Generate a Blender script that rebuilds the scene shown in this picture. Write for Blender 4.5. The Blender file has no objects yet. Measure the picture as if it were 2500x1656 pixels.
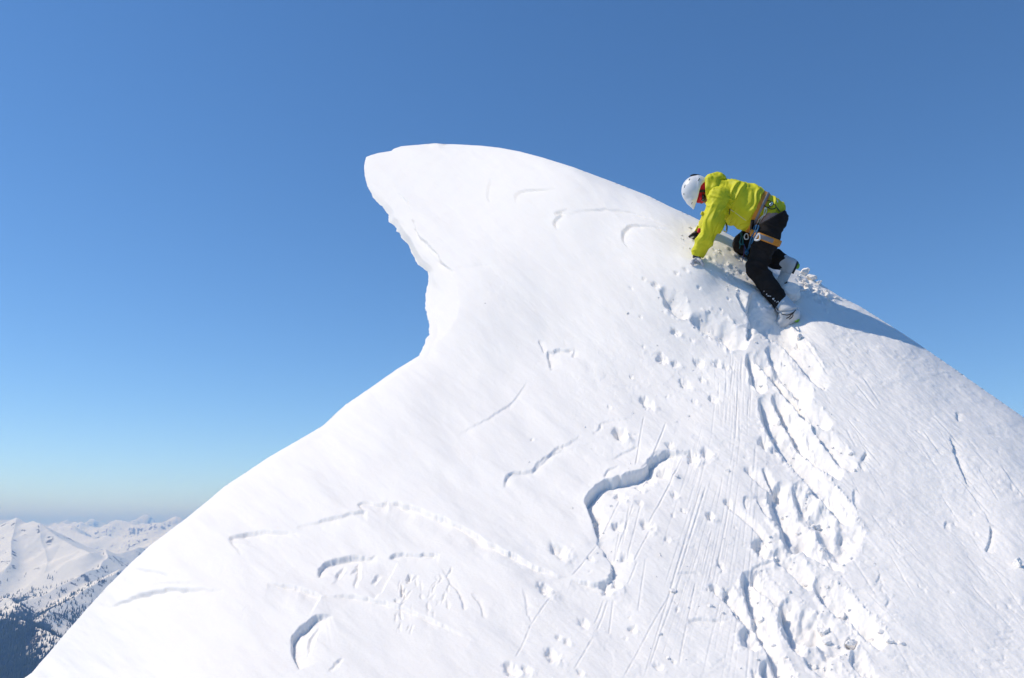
import bpy, math, random
import numpy as np
from mathutils import Matrix, Vector

random.seed(7)
RNG = np.random.default_rng(11)
SC = bpy.context.scene
COL = SC.collection

# ------------------------------------------------------------------ camera
FPX = 1962.0                       # focal length in photograph pixels (2500 wide)
PITCH = math.radians(13.4)
RX = np.array([1.0, 0, 0])
UX = np.array([0, -math.sin(PITCH), math.cos(PITCH)])
FX = np.array([0, math.cos(PITCH), math.sin(PITCH)])
cam_d = bpy.data.cameras.new("camera")
cam = bpy.data.objects.new("camera", cam_d)
COL.objects.link(cam)
cam_d.sensor_width = 36.0
cam_d.lens = 36.0 * FPX / 2500.0
cam_d.clip_start = 0.05
cam_d.clip_end = 200000.0
cam.rotation_euler = (math.radians(90) + PITCH, 0, 0)
SC.camera = cam

# ------------------------------------------------------------------ sky, sun, exposure
SUN = np.array([-0.613, 0.054, 0.788])
SUN /= np.linalg.norm(SUN)
SUN_EL = math.asin(SUN[2])
SUN_AZ = math.atan2(SUN[0], SUN[1])      # clockwise from +Y
world = bpy.data.worlds.new("World")
SC.world = world
world.use_nodes = True
wn = world.node_tree.nodes
wl = world.node_tree.links
bg = wn["Background"]
sky = wn.new("ShaderNodeTexSky")
sky.sky_type = 'NISHITA'
sky.sun_disc = False
sky.sun_elevation = SUN_EL
sky.sun_rotation = SUN_AZ
sky.altitude = 2200
sky.air_density = 0.85
sky.dust_density = 0.0
sky.ozone_density = 2.5
hsv = wn.new("ShaderNodeHueSaturation")
hsv.inputs["Saturation"].default_value = 1.18
wl.new(sky.outputs[0], hsv.inputs["Color"])
wl.new(hsv.outputs[0], bg.inputs[0])
bg.inputs[1].default_value = 0.155
sun_d = bpy.data.lights.new("sun", 'SUN')
sun_d.energy = 3.25
sun_d.angle = math.radians(0.53)
sun_d.color = (1.0, 0.90, 0.755)
sun_o = bpy.data.objects.new("sun", sun_d)
COL.objects.link(sun_o)
sun_o.rotation_euler = Vector(-SUN).to_track_quat('-Z', 'Y').to_euler()
SC.view_settings.view_transform = 'Standard'
SC.view_settings.look = 'None'
SC.view_settings.gamma = 1.0
SC.view_settings.use_curve_mapping = False
SC.view_settings.exposure = 0.15
SC.cycles.use_denoising = True
SC.cycles.max_bounces = 8
SC.cycles.diffuse_bounces = 4
SC.cycles.volume_bounces = 3

# ------------------------------------------------------------------ helpers
def cam2w(p):
    p = np.asarray(p, float)
    return p[..., 0:1] * RX + p[..., 1:2] * UX + p[..., 2:3] * FX

def px(x, y, d):
    """camera-space point seen at photo pixel (x, y) at axial depth d (metres)"""
    return np.array([(x - 1250.0) / FPX * d, (828.0 - y) / FPX * d, d])

YAW = 0.0004        # the climber is turned a little: feet nearer to us than the hands

def cx1(x, y, d):
    return px(1600 + x * 0.28055, 380 + y * 0.28061, d - YAW * (x - 600))

PXM = 7.27 / FPX * 0.2806            # metres per pixel of the climber's drawing grid

def mesh_np(name, verts, quads=None, tris=None, smooth=True):
    me = bpy.data.meshes.new(name)
    verts = np.asarray(verts, np.float32)
    nq = 0 if quads is None else len(quads)
    nt = 0 if tris is None else len(tris)
    loops = []
    if nq: loops.append(np.asarray(quads, np.int32).ravel())
    if nt: loops.append(np.asarray(tris, np.int32).ravel())
    loops = np.concatenate(loops)
    me.vertices.add(len(verts))
    me.vertices.foreach_set("co", verts.ravel())
    me.loops.add(len(loops))
    me.loops.foreach_set("vertex_index", loops)
    me.polygons.add(nq + nt)
    starts = np.concatenate([np.arange(nq) * 4, nq * 4 + np.arange(nt) * 3]).astype(np.int32)
    me.polygons.foreach_set("loop_start", starts)
    me.update(calc_edges=True)
    me.validate()
    if smooth:
        me.polygons.foreach_set("use_smooth", np.ones(len(me.polygons), bool))
    return me

def obj(name, me, mat, parent=None, origin=None):
    o = bpy.data.objects.new(name, me)
    COL.objects.link(o)
    if mat is not None and me is not None:
        me.materials.append(mat)
    if parent is not None:
        o.parent = parent
    return o

def tag(o, label=None, cat=None, group=None, kind=None):
    if label: o["label"] = label
    if cat: o["category"] = cat
    if group: o["group"] = group
    if kind: o["kind"] = kind
    return o

def hash2(ix, iy, seed):
    n = (ix.astype(np.int64) * 374761393 + iy.astype(np.int64) * 668265263 + seed * 1442695041) & 0xffffffff
    n = ((n ^ (n >> 13)) * 1274126177) & 0xffffffff
    n = (n ^ (n >> 16)) & 0xffffffff
    return n.astype(np.float32) / np.float32(4294967295.0)

def vnoise(x, y, seed=0):
    ix = np.floor(x); iy = np.floor(y)
    fx = (x - ix).astype(np.float32); fy = (y - iy).astype(np.float32)
    fx = fx * fx * fx * (fx * (fx * 6 - 15) + 10); fy = fy * fy * fy * (fy * (fy * 6 - 15) + 10)
    ix = ix.astype(np.int64); iy = iy.astype(np.int64)
    a = hash2(ix, iy, seed); b = hash2(ix + 1, iy, seed)
    c = hash2(ix, iy + 1, seed); d = hash2(ix + 1, iy + 1, seed)
    return (a * (1 - fx) + b * fx) * (1 - fy) + (c * (1 - fx) + d * fx) * fy - 0.5

def fbm(x, y, seed=0, oct=4, gain=0.5):
    s = 0; a = 1.0
    for k in range(oct):
        s = s + a * vnoise(x * 2 ** k + 17.3 * k, y * 2 ** k - 9.1 * k, seed + k)
        a *= gain
    return s

def vnoise3(p, seed=0):
    i = np.floor(p).astype(np.int64); f = (p - i).astype(np.float32)
    f = f * f * (3 - 2 * f)
    out = 0
    for dz in (0, 1):
        wz = f[..., 2] if dz else 1 - f[..., 2]
        for dy in (0, 1):
            wy = f[..., 1] if dy else 1 - f[..., 1]
            for dx in (0, 1):
                wx = f[..., 0] if dx else 1 - f[..., 0]
                h = hash2(i[..., 0] + dx + 57 * (i[..., 2] + dz), i[..., 1] + dy + 131 * (i[..., 2] + dz), seed)
                out = out + wx * wy * wz * h
    return out - 0.5

# ------------------------------------------------------------------ materials
def mat(name, col, rough=0.6, metal=0.0, spec=0.5, noise=None, bump=None, sub=None, emit=None):
    """noise=(scale, amount): mottles the colour; bump=(scale, strength, distance)"""
    m = bpy.data.materials.new(name)
    m.use_nodes = True
    nt = m.node_tree; n = nt.nodes; l = nt.links
    b = n["Principled BSDF"]
    b.inputs["Roughness"].default_value = rough
    b.inputs["Metallic"].default_value = metal
    b.inputs["Specular IOR Level"].default_value = spec
    b.inputs["Base Color"].default_value = (*col, 1)
    tc = n.new("ShaderNodeTexCoord")
    if noise:
        t = n.new("ShaderNodeTexNoise"); t.inputs["Scale"].default_value = noise[0]; t.inputs["Detail"].default_value = 5
        l.new(tc.outputs["Object"], t.inputs["Vector"])
        r = n.new("ShaderNodeMapRange"); r.inputs[1].default_value = 0.3; r.inputs[2].default_value = 0.7
        r.inputs[3].default_value = 1 - noise[1]; r.inputs[4].default_value = 1 + noise[1]
        l.new(t.outputs["Fac"], r.inputs[0])
        mx = n.new("ShaderNodeVectorMath"); mx.operation = 'SCALE'
        mx.inputs[0].default_value = col
        l.new(r.outputs[0], mx.inputs["Scale"])
        l.new(mx.outputs[0], b.inputs["Base Color"])
    if bump:
        t2 = n.new("ShaderNodeTexNoise"); t2.inputs["Scale"].default_value = bump[0]; t2.inputs["Detail"].default_value = 6
        l.new(tc.outputs["Object"], t2.inputs["Vector"])
        bp = n.new("ShaderNodeBump"); bp.inputs["Strength"].default_value = bump[1]; bp.inputs["Distance"].default_value = bump[2]
        l.new(t2.outputs["Fac"], bp.inputs["Height"])
        l.new(bp.outputs[0], b.inputs["Normal"])
    if sub:
        b.inputs["Subsurface Weight"].default_value = sub[0]
        b.inputs["Subsurface Radius"].default_value = sub[1]
        b.inputs["Subsurface Scale"].default_value = sub[2]
    return m

M_SNOW = mat("snow", (0.925, 0.89, 0.85), 0.75, spec=0.15, noise=(2.5, 0.012), bump=(70, 0.25, 0.006), sub=(0.5, (1.0, 1.05, 1.15), 0.03))
M_CLOD = mat("loose_snow", (0.93, 0.90, 0.865), 0.75, spec=0.15, bump=(90, 0.5, 0.006))
M_JACKET = mat("jacket_fabric", (0.66, 0.635, 0.016), 0.6, spec=0.3, noise=(9, 0.05), bump=(45, 0.25, 0.004))
M_JLINE = mat("jacket_lining", (0.75, 0.74, 0.55), 0.7)
M_PANTS = mat("trouser_fabric", (0.021, 0.018, 0.0168), 0.9, spec=0.12, noise=(10, 0.3), bump=(30, 0.5, 0.008))
M_HELMET = mat("helmet_shell", (0.83, 0.83, 0.83), 0.33, spec=0.5)
M_BLACK = mat("black_plastic", (0.012, 0.012, 0.014), 0.45)
M_RED = mat("red_fleece", (0.62, 0.012, 0.04), 0.85, bump=(200, 0.4, 0.002))
M_SKIN = mat("skin", (0.50, 0.27, 0.20), 0.5, noise=(30, 0.08))
M_LENS = mat("dark_lens", (0.012, 0.012, 0.012), 0.12, spec=0.8)
M_ORANGE = mat("orange_webbing", (0.66, 0.25, 0.022), 0.75, noise=(60, 0.12))
M_GREYWEB = mat("grey_webbing", (0.24, 0.225, 0.23), 0.7, noise=(60, 0.1))
M_ROPE = mat("blue_cord", (0.012, 0.12, 0.27), 0.7, noise=(160, 0.4))
M_TEAL = mat("teal_cord", (0.012, 0.13, 0.16), 0.7, noise=(160, 0.4))
M_PURPLE = mat("purple_cord", (0.05, 0.025, 0.10), 0.7)
M_METAL = mat("silver_metal", (0.75, 0.75, 0.72), 0.3, metal=0.9)
M_WHITEM = mat("white_metal", (0.8, 0.8, 0.8), 0.35)
M_GLOVE = mat("grey_glove", (0.52, 0.52, 0.55), 0.75, noise=(40, 0.35), bump=(90, 0.4, 0.003))
M_BOOT = mat("boot_shell", (0.62, 0.63, 0.64), 0.4, noise=(18, 0.06))
M_GREEN = mat("green_rubber", (0.28, 0.52, 0.05), 0.6)

# ------------------------------------------------------------------ the snow peak: outline and depth
L_RIM = np.array([(1045, 352.2), (1014, 355), (979.5, 358), (961, 364), (955.4, 368.8), (924, 373.6), (905.5, 379), (893.6, 383.6),
    (890, 397.7), (888.8, 412), (891, 434.7), (896, 453), (905.5, 471.7), (914.7, 486.5), (937, 510.5), (949, 523.5),
    (950, 532), (949, 542), (964, 552), (968, 559), (965, 566), (974, 568.8), (981, 581), (996, 595.6), (1009, 623), (1022, 647),
    (1042, 662), (1046.8, 667.7), (1045, 690), (1039, 719.5), (1037.5, 749), (1042, 775), (1048, 790), (1045, 815.7),
    (1035, 841.6), (1022, 869), (972, 900), (908, 945), (845, 987.6), (787, 1040), (660, 1114), (549, 1188), (454, 1267),
    (364, 1334), (306, 1387), (264, 1428.5), (211, 1487), (155.7, 1551), (130.7, 1581), (78, 1642.6), (58, 1656),
    (0, 1705), (-220, 1900), (-1300, 3000)])
R_RIM = np.array([(1085, 352.2), (1109, 352.6), (1175.5, 356), (1220, 361), (1268, 370), (1323.5, 384.7), (1400, 408.8), (1500, 446),
    (1584, 479), (1633.7, 504), (1684, 526), (1719, 543), (1768.4, 567), (1796, 582), (1870, 622), (1930, 652), (1953.5, 662), (1967.6, 670),
    (2001, 692), (2050, 723.7), (2101, 749), (2229, 831), (2339, 907), (2500, 1020), (2800, 1225), (3200, 1500), (4200, 2300), (5200, 3000)])
CTRL = np.array([
    (100, 1656, 4.106), (500, 1656, 2.888), (900, 1656, 2.693), (1250, 1656, 2.639), (1900, 1656, 2.621), (2500, 1656, 2.701),
    (1250, 2500, 1.312), (2600, 2500, 1.321), (-300, 2500, 1.705), (250, 1450, 4.214), (540, 1200, 5.481), (700, 1350, 4.101),
    (900, 960, 6.834), (1030, 860, 7.699), (900, 1200, 4.833), (1250, 1250, 4.163), (1250, 900, 6.767), (1300, 650, 8.472),
    (1150, 480, 11.656), (1060, 353, 15.587), (1400, 410, 9.573), (1500, 560, 8.203), (1697, 645, 7.188), (1690, 575, 7.455),
    (1813, 626, 7.353), (1850, 714, 6.991), (1884, 744, 6.906), (1923, 789, 6.630), (1900, 702, 7.248), (1935, 740, 7.030),
    (1768, 568, 7.584), (1990, 700, 7.330), (2230, 833, 6.342), (2500, 1022, 5.233), (2800, 1225, 4.418), (1700, 1250, 4.011),
    (2100, 1250, 4.013), (2350, 1200, 4.287), (1700, 900, 6.121), (2000, 950, 5.602), (2500, 1400, 3.432), (2250, 1450, 3.246),
    (1000, 660, 10.407), (900, 400, 17.576), (1000, 500, 13.338), (1100, 760, 8.205),
])

def tps_fit(xy, v, lam=2e-3):
    n = len(xy)
    r2 = ((xy[:, None] - xy[None]) ** 2).sum(-1)
    K = 0.5 * r2 * np.log(r2 + 1e-12)
    P = np.c_[np.ones(n), xy]
    A = np.zeros((n + 3, n + 3)); A[:n, :n] = K + lam * np.eye(n); A[:n, n:] = P; A[n:, :n] = P.T
    return np.linalg.solve(A, np.r_[v, 0, 0, 0])

_cxy = CTRL[:, :2] / 1000.0
_cw = tps_fit(_cxy, 1.0 / CTRL[:, 2])

def base_depth(x, y):
    q = np.stack([x / 1000.0, y / 1000.0], -1)
    out = _cw[-3] + _cw[-2] * q[..., 0] + _cw[-1] * q[..., 1]
    for c, w in zip(_cxy, _cw[:-3]):
        r2 = (q[..., 0] - c[0]) ** 2 + (q[..., 1] - c[1]) ** 2
        out = out + w * 0.5 * r2 * np.log(r2 + 1e-12)
    return 1.0 / out

def poly_field(pts, X, Y):
    """distance, sign (+ = right of travel in image, y down), arc parameter 0..1"""
    pts = np.asarray(pts, float)
    seg = pts[1:] - pts[:-1]
    L = np.hypot(seg[:, 0], seg[:, 1]) + 1e-9
    cum = np.r_[0, np.cumsum(L)]
    best = np.full(X.shape, 1e9, np.float32); sg = np.ones(X.shape, np.float32); tt = np.zeros(X.shape, np.float32)
    for k in range(len(seg)):
        ux, uy = seg[k] / L[k]
        rx = X - pts[k, 0]; ry = Y - pts[k, 1]
        u = np.clip(rx * ux + ry * uy, 0, L[k])
        dx = rx - u * ux; dy = ry - u * uy
        d = np.sqrt(dx * dx + dy * dy)
        m = d < best
        best = np.where(m, d, best)
        sg = np.where(m, np.where(ux * dy - uy * dx >= 0, 1, -1), sg)
        tt = np.where(m, (cum[k] + u) / cum[-1], tt)
    return best, sg, tt

# coarse raster of the distance to the outline and of the rounding radius there
GX0, GY0, GS = -1400, 340, 5
gx = np.arange(GX0, 5300, GS); gy = np.arange(GY0, 3010, GS)
GXX, GYY = np.meshgrid(gx, gy)
dl, _, tl = poly_field(L_RIM, GXX, GYY)
dr, _, tr = poly_field(R_RIM, GXX, GYY)

def bil(F, x, y, x0, y0, s):
    fx = np.clip((x - x0) / s, 0, F.shape[1] - 1.001); fy = np.clip((y - y0) / s, 0, F.shape[0] - 1.001)
    ix = fx.astype(int); iy = fy.astype(int); fx = fx - ix; fy = fy - iy
    return (F[iy, ix] * (1 - fx) + F[iy, ix + 1] * fx) * (1 - fy) + (F[iy + 1, ix] * (1 - fx) + F[iy + 1, ix + 1] * fx) * fy

def rim_len(P):
    return np.r_[0, np.cumsum(np.hypot(*(P[1:] - P[:-1]).T))] / np.hypot(*(P[1:] - P[:-1]).T).sum()

_llen = rim_len(L_RIM); _rlen = rim_len(R_RIM)
_lr = np.interp(np.arange(len(L_RIM)), [0, 3, 8, 20, 27, 34, 37, 42, 51], [0.30, 0.22, 0.13, 0.16, 0.16, 0.16, 0.4, 0.5, 0.5])
RL = np.interp(tl, _llen, _lr)
_rr = np.interp(np.arange(len(R_RIM)), [0, 4, 9, 13, 18, 22, 27], [0.30, 0.35, 0.22, 0.16, 0.22, 0.5, 0.6])
RR = np.interp(tr, _rlen, _rr)

CREASE = np.array([(905, 388), (965, 455), (1013, 528), (1037, 590), (1062, 622), (1092, 652), (1113, 672), (1121, 705), (1124, 745), (1116, 778), (1092, 808), (1062, 835), (1022, 868)])
_cd, _cs, _ct = poly_field(CREASE, GXX, GYY)
CREASE_D = np.where(_cs > 0, _cd, 0) * (GYY < 900)
CREASE_D = np.where((GYY > 360), CREASE_D, 0)

def snow_depth(x, y):
    d = base_depth(x, y)
    m = d / FPX
    for D, R in ((dl, RL), (dr, RR)):
        e = bil(D, x, y, GX0, GY0, GS) * m
        r = bil(R, x, y, GX0, GY0, GS)
        u = np.clip(1 - e / r, 0, 1)
        d = d + r * (1 - np.sqrt(np.clip(1 - u * u, 0, 1)))
    c = bil(CREASE_D, x, y, GX0, GY0, GS) * m
    d = d + 0.75 * c * np.clip(c / 0.03, 0, 1)
    return d

# ------------------------------------------------------------------ the relief of the snow: tracks, wind edges, pits, scratches
HX0, HY0 = -100, 330
HW, HH = 2860, 1460
H = np.zeros((HH, HW), np.float32)           # heights in photo-pixel units (scaled by depth later)
FALL = np.array([0.80, 0.60])

def c1(p): return [(1600 + x * .28055, 380 + y * .28061) for x, y in p]
def c2(p): return [(850 + x * .3699, 320 + y * .3699) for x, y in p]
def c3(p): return [(x * .2781, 1220 + y * .2781) for x, y in p]
def c4(p): return [(1500 + x * .3508, 600 + y * .3508) for x, y in p]
def c5(p): return [(1600 + x * .4183, 1000 + y * .4183) for x, y in p]
def c6(p): return [(1150 + x * .4184, 1000 + y * .4184) for x, y in p]
def c7(p): return [(500 + x * .3227, 1150 + y * .3227) for x, y in p]
def c8(p): return [(1900 + x * .61, 700 + y * .61) for x, y in p]
def cd(p): return [(x * 1.0562, y * 1.0562) for x, y in p]

def smooth_line(p, n=6, jit=0.0):
    p = np.asarray(p, float)
    if len(p) < 3:
        t = np.linspace(0, 1, n * 2)[:, None]
        out = p[0] * (1 - t) + p[-1] * t
    else:
        q = np.vstack([2 * p[0] - p[1], p, 2 * p[-1] - p[-2]])
        out = []
        for i in range(1, len(q) - 2):
            for k in range(n):
                t = k / n
                out.append(0.5 * ((2 * q[i]) + (-q[i - 1] + q[i + 1]) * t + (2 * q[i - 1] - 5 * q[i] + 4 * q[i + 1] - q[i + 2]) * t * t + (-q[i - 1] + 3 * q[i] - 3 * q[i + 1] + q[i + 2]) * t ** 3))
        out.append(p[-1]); out = np.array(out)
    if jit:
        out = out + RNG.normal(0, jit, out.shape)
    return out

def window(pts, pad):
    pts = np.asarray(pts)
    x0 = int(max(HX0, pts[:, 0].min() - pad)); x1 = int(min(HX0 + HW - 1, pts[:, 0].max() + pad))
    y0 = int(max(HY0, pts[:, 1].min() - pad)); y1 = int(min(HY0 + HH - 1, pts[:, 1].max() + pad))
    if x1 <= x0 + 2 or y1 <= y0 + 2: return None
    X, Y = np.meshgrid(np.arange(x0, x1).astype(np.float32), np.arange(y0, y1).astype(np.float32))
    return (slice(y0 - HY0, y1 - HY0), slice(x0 - HX0, x1 - HX0)), X, Y

def taper(t, a, b):
    return np.clip(t / max(a, 1e-3), 0, 1) ** 0.7 * np.clip((1 - t) / max(b, 1e-3), 0, 1) ** 0.7

SEED = [100]
def nseed():
    SEED[0] += 7
    return SEED[0]

def trough(pts, w, dep, ta=0.12, tb=0.12, wob=0.17, lump=0.12, berm=0.12):
    """furrow: steep wall on its lower-left side, long gentle wall on the other, ragged rim"""
    pts = smooth_line(pts, 6)
    if w > 10: w = w * 1.22
    r = window(pts, w * 3 + 6)
    if r is None: return
    sl, X, Y = r
    d, sg, t = poly_field(pts, X, Y)
    sd = nseed()
    s = d * sg + w * wob * 2.2 * fbm(X / (w * 3.2), Y / (w * 3.2), sd, 3) + 1.6 * fbm(X / 7, Y / 7, sd + 40, 3)
    W = w * (1 + wob * 2 * vnoise(t * 6, t * 0 + 0.5, sd + 3)) * (0.5 + 0.5 * taper(t, ta * 2, tb * 2))
    dep = dep * 1.35
    a = s / W
    tp = taper(t, ta, tb) * (1 + 0.5 * vnoise(t * 5, t * 0 + 3.5, sd + 5))
    ram = np.clip((a + 1.25) / 2.0, 0, 1); ram = ram * ram * (3 - 2 * ram) * 0.5 + ram * 0.5
    prof = -dep * ram * np.clip((1.22 - a) / 0.55, 0, 1)
    ber = berm * dep * np.exp(-((a - 1.35) / 0.25) ** 2) * np.clip(0.5 + 2 * fbm(X / 9, Y / 9, sd + 9, 3), 0, 2)
    ber = ber + berm * dep * np.exp(-((a + 1.3) / 0.25) ** 2) * np.clip(3 * fbm(X / 7, Y / 7, sd + 12, 3), 0, 2)
    lum = lump * dep * np.exp(-a ** 2) * fbm(X / (w * .8 + 4), Y / (w * .8 + 4), sd + 20, 3, 0.5) * 1.8
    fad = np.exp(-np.clip((d - 1.9 * W) / W, 0, 5) ** 2 * 2)
    H[sl] += ((prof + ber + lum) * tp * fad).astype(np.float32)

def scarp(pts, h, w, lo, ta=0.25, tb=0.25, jit=1.0, lip=0.25):
    """step along a line: the ground on the side of lo drops by h and climbs back over w"""
    pts = smooth_line(pts, 7, jit * 0.22)
    r = window(np.vstack([pts, [lo]]), w * 3 + 10)
    if r is None: return
    sl, X, Y = r
    sd = nseed()
    d, sg, t = poly_field(pts, X, Y)
    _, s0, _ = poly_field(pts, np.array([[lo[0]]]), np.array([[lo[1]]]))
    s = d * sg * float(s0[0, 0]) + 4.0 * fbm(X / 17, Y / 17, sd, 3) + 1.3 * jit * fbm(X / 8, Y / 8, sd + 60, 4, 0.6)
    h = h * 1.02
    tp = taper(t, ta, tb) * (1 + 0.3 * vnoise(t * 8, t * 0 + .5, sd + 1) + 0.5 * vnoise(X / 30, Y / 30, sd + 4))
    end = np.exp(-np.clip(d - np.abs(s) - 2.0, 0, None))
    # points that project on the line's very ends fade with distance
    ends = np.minimum(np.hypot(X - pts[0, 0], Y - pts[0, 1]), np.hypot(X - pts[-1, 0], Y - pts[-1, 1]))
    onend = (t < 1e-4) | (t > 1 - 1e-4)
    w = min(w, 34)
    low = -h * np.exp(-np.clip(s, 0, None) / w - (np.clip(s, 0, None) / (1.9 * w)) ** 2) * np.clip((s + 1.6) / 3.2, 0, 1)
    hi = lip * h * np.exp(np.clip(s, None, 0) / (w * 0.8)) * np.clip((1.6 - s) / 3.2, 0, 1)
    H[sl] += np.where(onend, 0, (low + hi) * tp).astype(np.float32)

def pit(x, y, r, dep, ang=None, el=1.6, mound=0.55):
    dirv = FALL if ang is None else np.array([math.cos(ang), math.sin(ang)])
    rr = window([(x - r * 5, y - r * 5), (x + r * 6, y + r * 6)], 2)
    if rr is None: return
    sl, X, Y = rr
    sd = nseed()
    wx = r * 0.9 * fbm(X / (r * 1.2), Y / (r * 1.2), sd, 3); wy = r * 0.9 * fbm(X / (r * 1.2), Y / (r * 1.2), sd + 11, 3)
    u = ((X + wx - x) * dirv[0] + (Y + wy - y) * dirv[1]); v = (-(X + wx - x) * dirv[1] + (Y + wy - y) * dirv[0])
    q = np.sqrt((u / (r * el)) ** 2 + (v / r) ** 2)
    hole = -dep * np.exp(-q ** 3.5) * np.clip(1.0 - 0.45 * u / (r * el), 0.2, 1.5)
    u2 = u - 2.3 * r
    q2 = np.sqrt((u2 / (1.5 * r)) ** 2 + (v / (1.1 * r)) ** 2)
    md = mound * .7 * dep * np.exp(-q2 ** 2) * np.clip(0.7 + 1.1 * fbm(X / (r * .8 + 3), Y / (r * .8 + 3), sd + 31, 3), 0, 2)
    H[sl] += (hole + md).astype(np.float32)

def scratch(a, b, w=1.4, dep=1.6, curve=0.0):
    a = np.array(a, float); b = np.array(b, float)
    t = np.linspace(0, 1, 9)[:, None]
    n = np.array([-(b - a)[1], (b - a)[0]])
    pts = a * (1 - t) + b * t + n * curve * (t * (1 - t))
    r = window(pts, 10)
    if r is None: return
    sl, X, Y = r
    d, sg, tt = poly_field(pts, X, Y)
    tp = taper(tt, .1, .1) * (0.75 + 0.9 * vnoise(tt * 14, tt * 0 + .5, nseed()))
    s = d * sg
    H[sl] += ((-dep * np.exp(-(s / w) ** 2) + 0.35 * dep * np.exp(-((s - 2 * w) / w) ** 2)) * tp).astype(np.float32)

# broad soft swells and the fine wind-scoured grain
XX, YY = np.meshgrid((HX0 + np.arange(HW)).astype(np.float32), (HY0 + np.arange(HH)).astype(np.float32))
uf = XX * FALL[0] + YY * FALL[1]; vf = -XX * FALL[1] + YY * FALL[0]
rightness = np.clip((XX - 1150 + 0.35 * (YY - 900)) / 900, 0.12, 1)
H += 14 * fbm(uf / 420, vf / 190, 1, 3)
H += 2.0 * fbm(uf / 75, vf / 26, 5, 4, 0.6) * (0.35 + 0.65 * rightness)
H += 0.85 * fbm(uf / 26, vf / 7.0, 9, 3, 0.65) * rightness
H += 0.2 * fbm(XX / 5.5, YY / 4.0, 19, 2, 0.6) * (0.4 + rightness)
H += 5.0 * fbm(uf / 170 + 3, vf / 62, 15, 3) * np.clip(1.4 - rightness, .3, 1)
H += 1.6 * (0.5 - np.abs(fbm(uf / 90, vf / 34, 27, 3))) * np.clip(1.3 - rightness, .3, 1)
rg = np.clip((XX - 2000) / 350, 0, 1)
H += 0.9 * fbm(uf / 60, vf / 12, 31, 3, 0.6) * rg * np.clip((YY - 560 - (XX - 1770) * .6) / 220, .25, 1)
# small ragged plates of crust scattered on the right
pl = fbm(XX / 46, YY / 26, 41, 4, 0.55)
H += 2.4 * np.clip((pl - 0.18) / 0.05, 0, 1) * rightness * np.clip(vnoise(XX / 210, YY / 150, 77) + 0.22, 0, .5)
pl = fbm(XX / 70 + 5, YY / 34, 47, 4, 0.6)
H -= 2.2 * np.clip((pl - 0.22) / 0.04, 0, 1) * np.clip(vnoise(XX / 260, YY / 180, 79) + 0.25, 0, .5) * np.clip(rightness + .15, 0, 1)
del pl, uf, vf, rg

# wind edges (shadowed scarps)
scarp(c6([(1230, 262), (1160, 248), (1100, 265), (1040, 295), (1020, 340), (940, 378), (850, 400), (770, 420), (718, 460), (672, 535), (690, 610), (718, 700), (742, 780)]), 26, 46, c6([(860, 600)])[0], .30, .12, .8)
scarp(c6([(730, 790), (760, 815), (785, 862), (820, 900), (825, 960), (800, 985)]), 12, 24, c6([(900, 850)])[0], .1, .1, 1)
scarp(c6([(825, 992), (790, 1012), (720, 1018), (650, 1005), (585, 980)]), 11, 20, c6([(700, 1100)])[0], .1, .4, .8)
scarp(c6([(640, 130), (580, 180), (500, 212), (400, 285), (350, 345), (250, 355), (205, 395), (188, 450)]), 4.2, 14, c6([(450, 400)])[0], .3, .1, 1.6)
scarp(c6([(860, 325), (790, 350), (770, 400)]), 4, 10, c6([(850, 380)])[0], .3, .2, 1.5)
scarp(c6([(980, 205), (900, 240), (820, 275)]), 3, 9, c6([(950, 290)])[0], .3, .2, 1.5)
scarp(c6([(930, 55), (850, 55), (755, 70), (745, 100), (705, 130)]), 2.6, 9, c6([(850, 120)])[0], .3, .2, 1.5)
scarp(c6([(0, 1080), (40, 1130), (65, 1200), (75, 1230)]), 4, 9, c6([(120, 1150)])[0], .2, .2, 1)
scarp(c6([(300, 1060), (320, 1140), (330, 1200), (350, 1250)]), 3, 9, c6([(400, 1150)])[0], .2, .2, 1)
scarp(c7([(1222, 318), (1150, 326), (1000, 355), (760, 402), (690, 432)]), 7, 18, c7([(1000, 460)])[0], .04, .5, .7)
scarp(c7([(1385, 240), (1330, 247), (1260, 240), (1190, 240), (1163, 262), (1190, 300), (1220, 320)]), 6.5, 16, c7([(1290, 320)])[0], .05, .15, .4)
scarp(c7([(720, 472), (500, 455), (400, 460), (280, 485), (193, 525), (205, 570), (240, 610), (280, 650)]), 8, 22, c7([(420, 580)])[0], .3, .35, .5)
scarp(c7([(1300, 640), (1180, 655), (1100, 655), (1000, 680), (915, 705), (865, 760), (870, 825)]), 12, 24, c7([(1050, 780)])[0], .3, .12, .7)
scarp(c7([(1780, 632), (1700, 628), (1600, 632), (1460, 630), (1415, 650), (1405, 672)]), 7, 16, c7([(1600, 740)])[0], .15, .05, .9)
scarp(c7([(960, 1100), (850, 1125), (760, 1185), (700, 1230), (664, 1300), (668, 1400), (690, 1450), (715, 1510)]), 17, 38, c7([(850, 1330)])[0], .2, .2, .7)
scarp(c7([(1790, 740), (1850, 840), (1900, 900), (1940, 980), (1955, 1060)]), 5, 12, c7([(2020, 880)])[0], .3, .05, 1)
scarp(c7([(1000, 750), (990, 840), (960, 870)]), 2.5, 20, c7([(1050, 850)])[0], .3, .3, 1)
scarp(c3([(1798, 735), (1420, 730), (1300, 740)]), 3.5, 12, c3([(1600, 800)])[0], .3, .3, .7)
scarp(c3([(1960, 795), (1700, 785), (1450, 782), (1200, 835), (1050, 890), (950, 950)]), 9, 40, c3([(1400, 980)])[0], .35, .3, .5)
scarp(c2([(1335, 1570), (1318, 1500), (1313, 1445), (1340, 1432), (1487, 1418)]), 6, 16, c2([(1420, 1540)])[0], .1, .1, 1)
scarp(c2([(1470, 1470), (1487, 1420)]), 4, 12, c2([(1520, 1470)])[0], .1, .1, .7)
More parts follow.
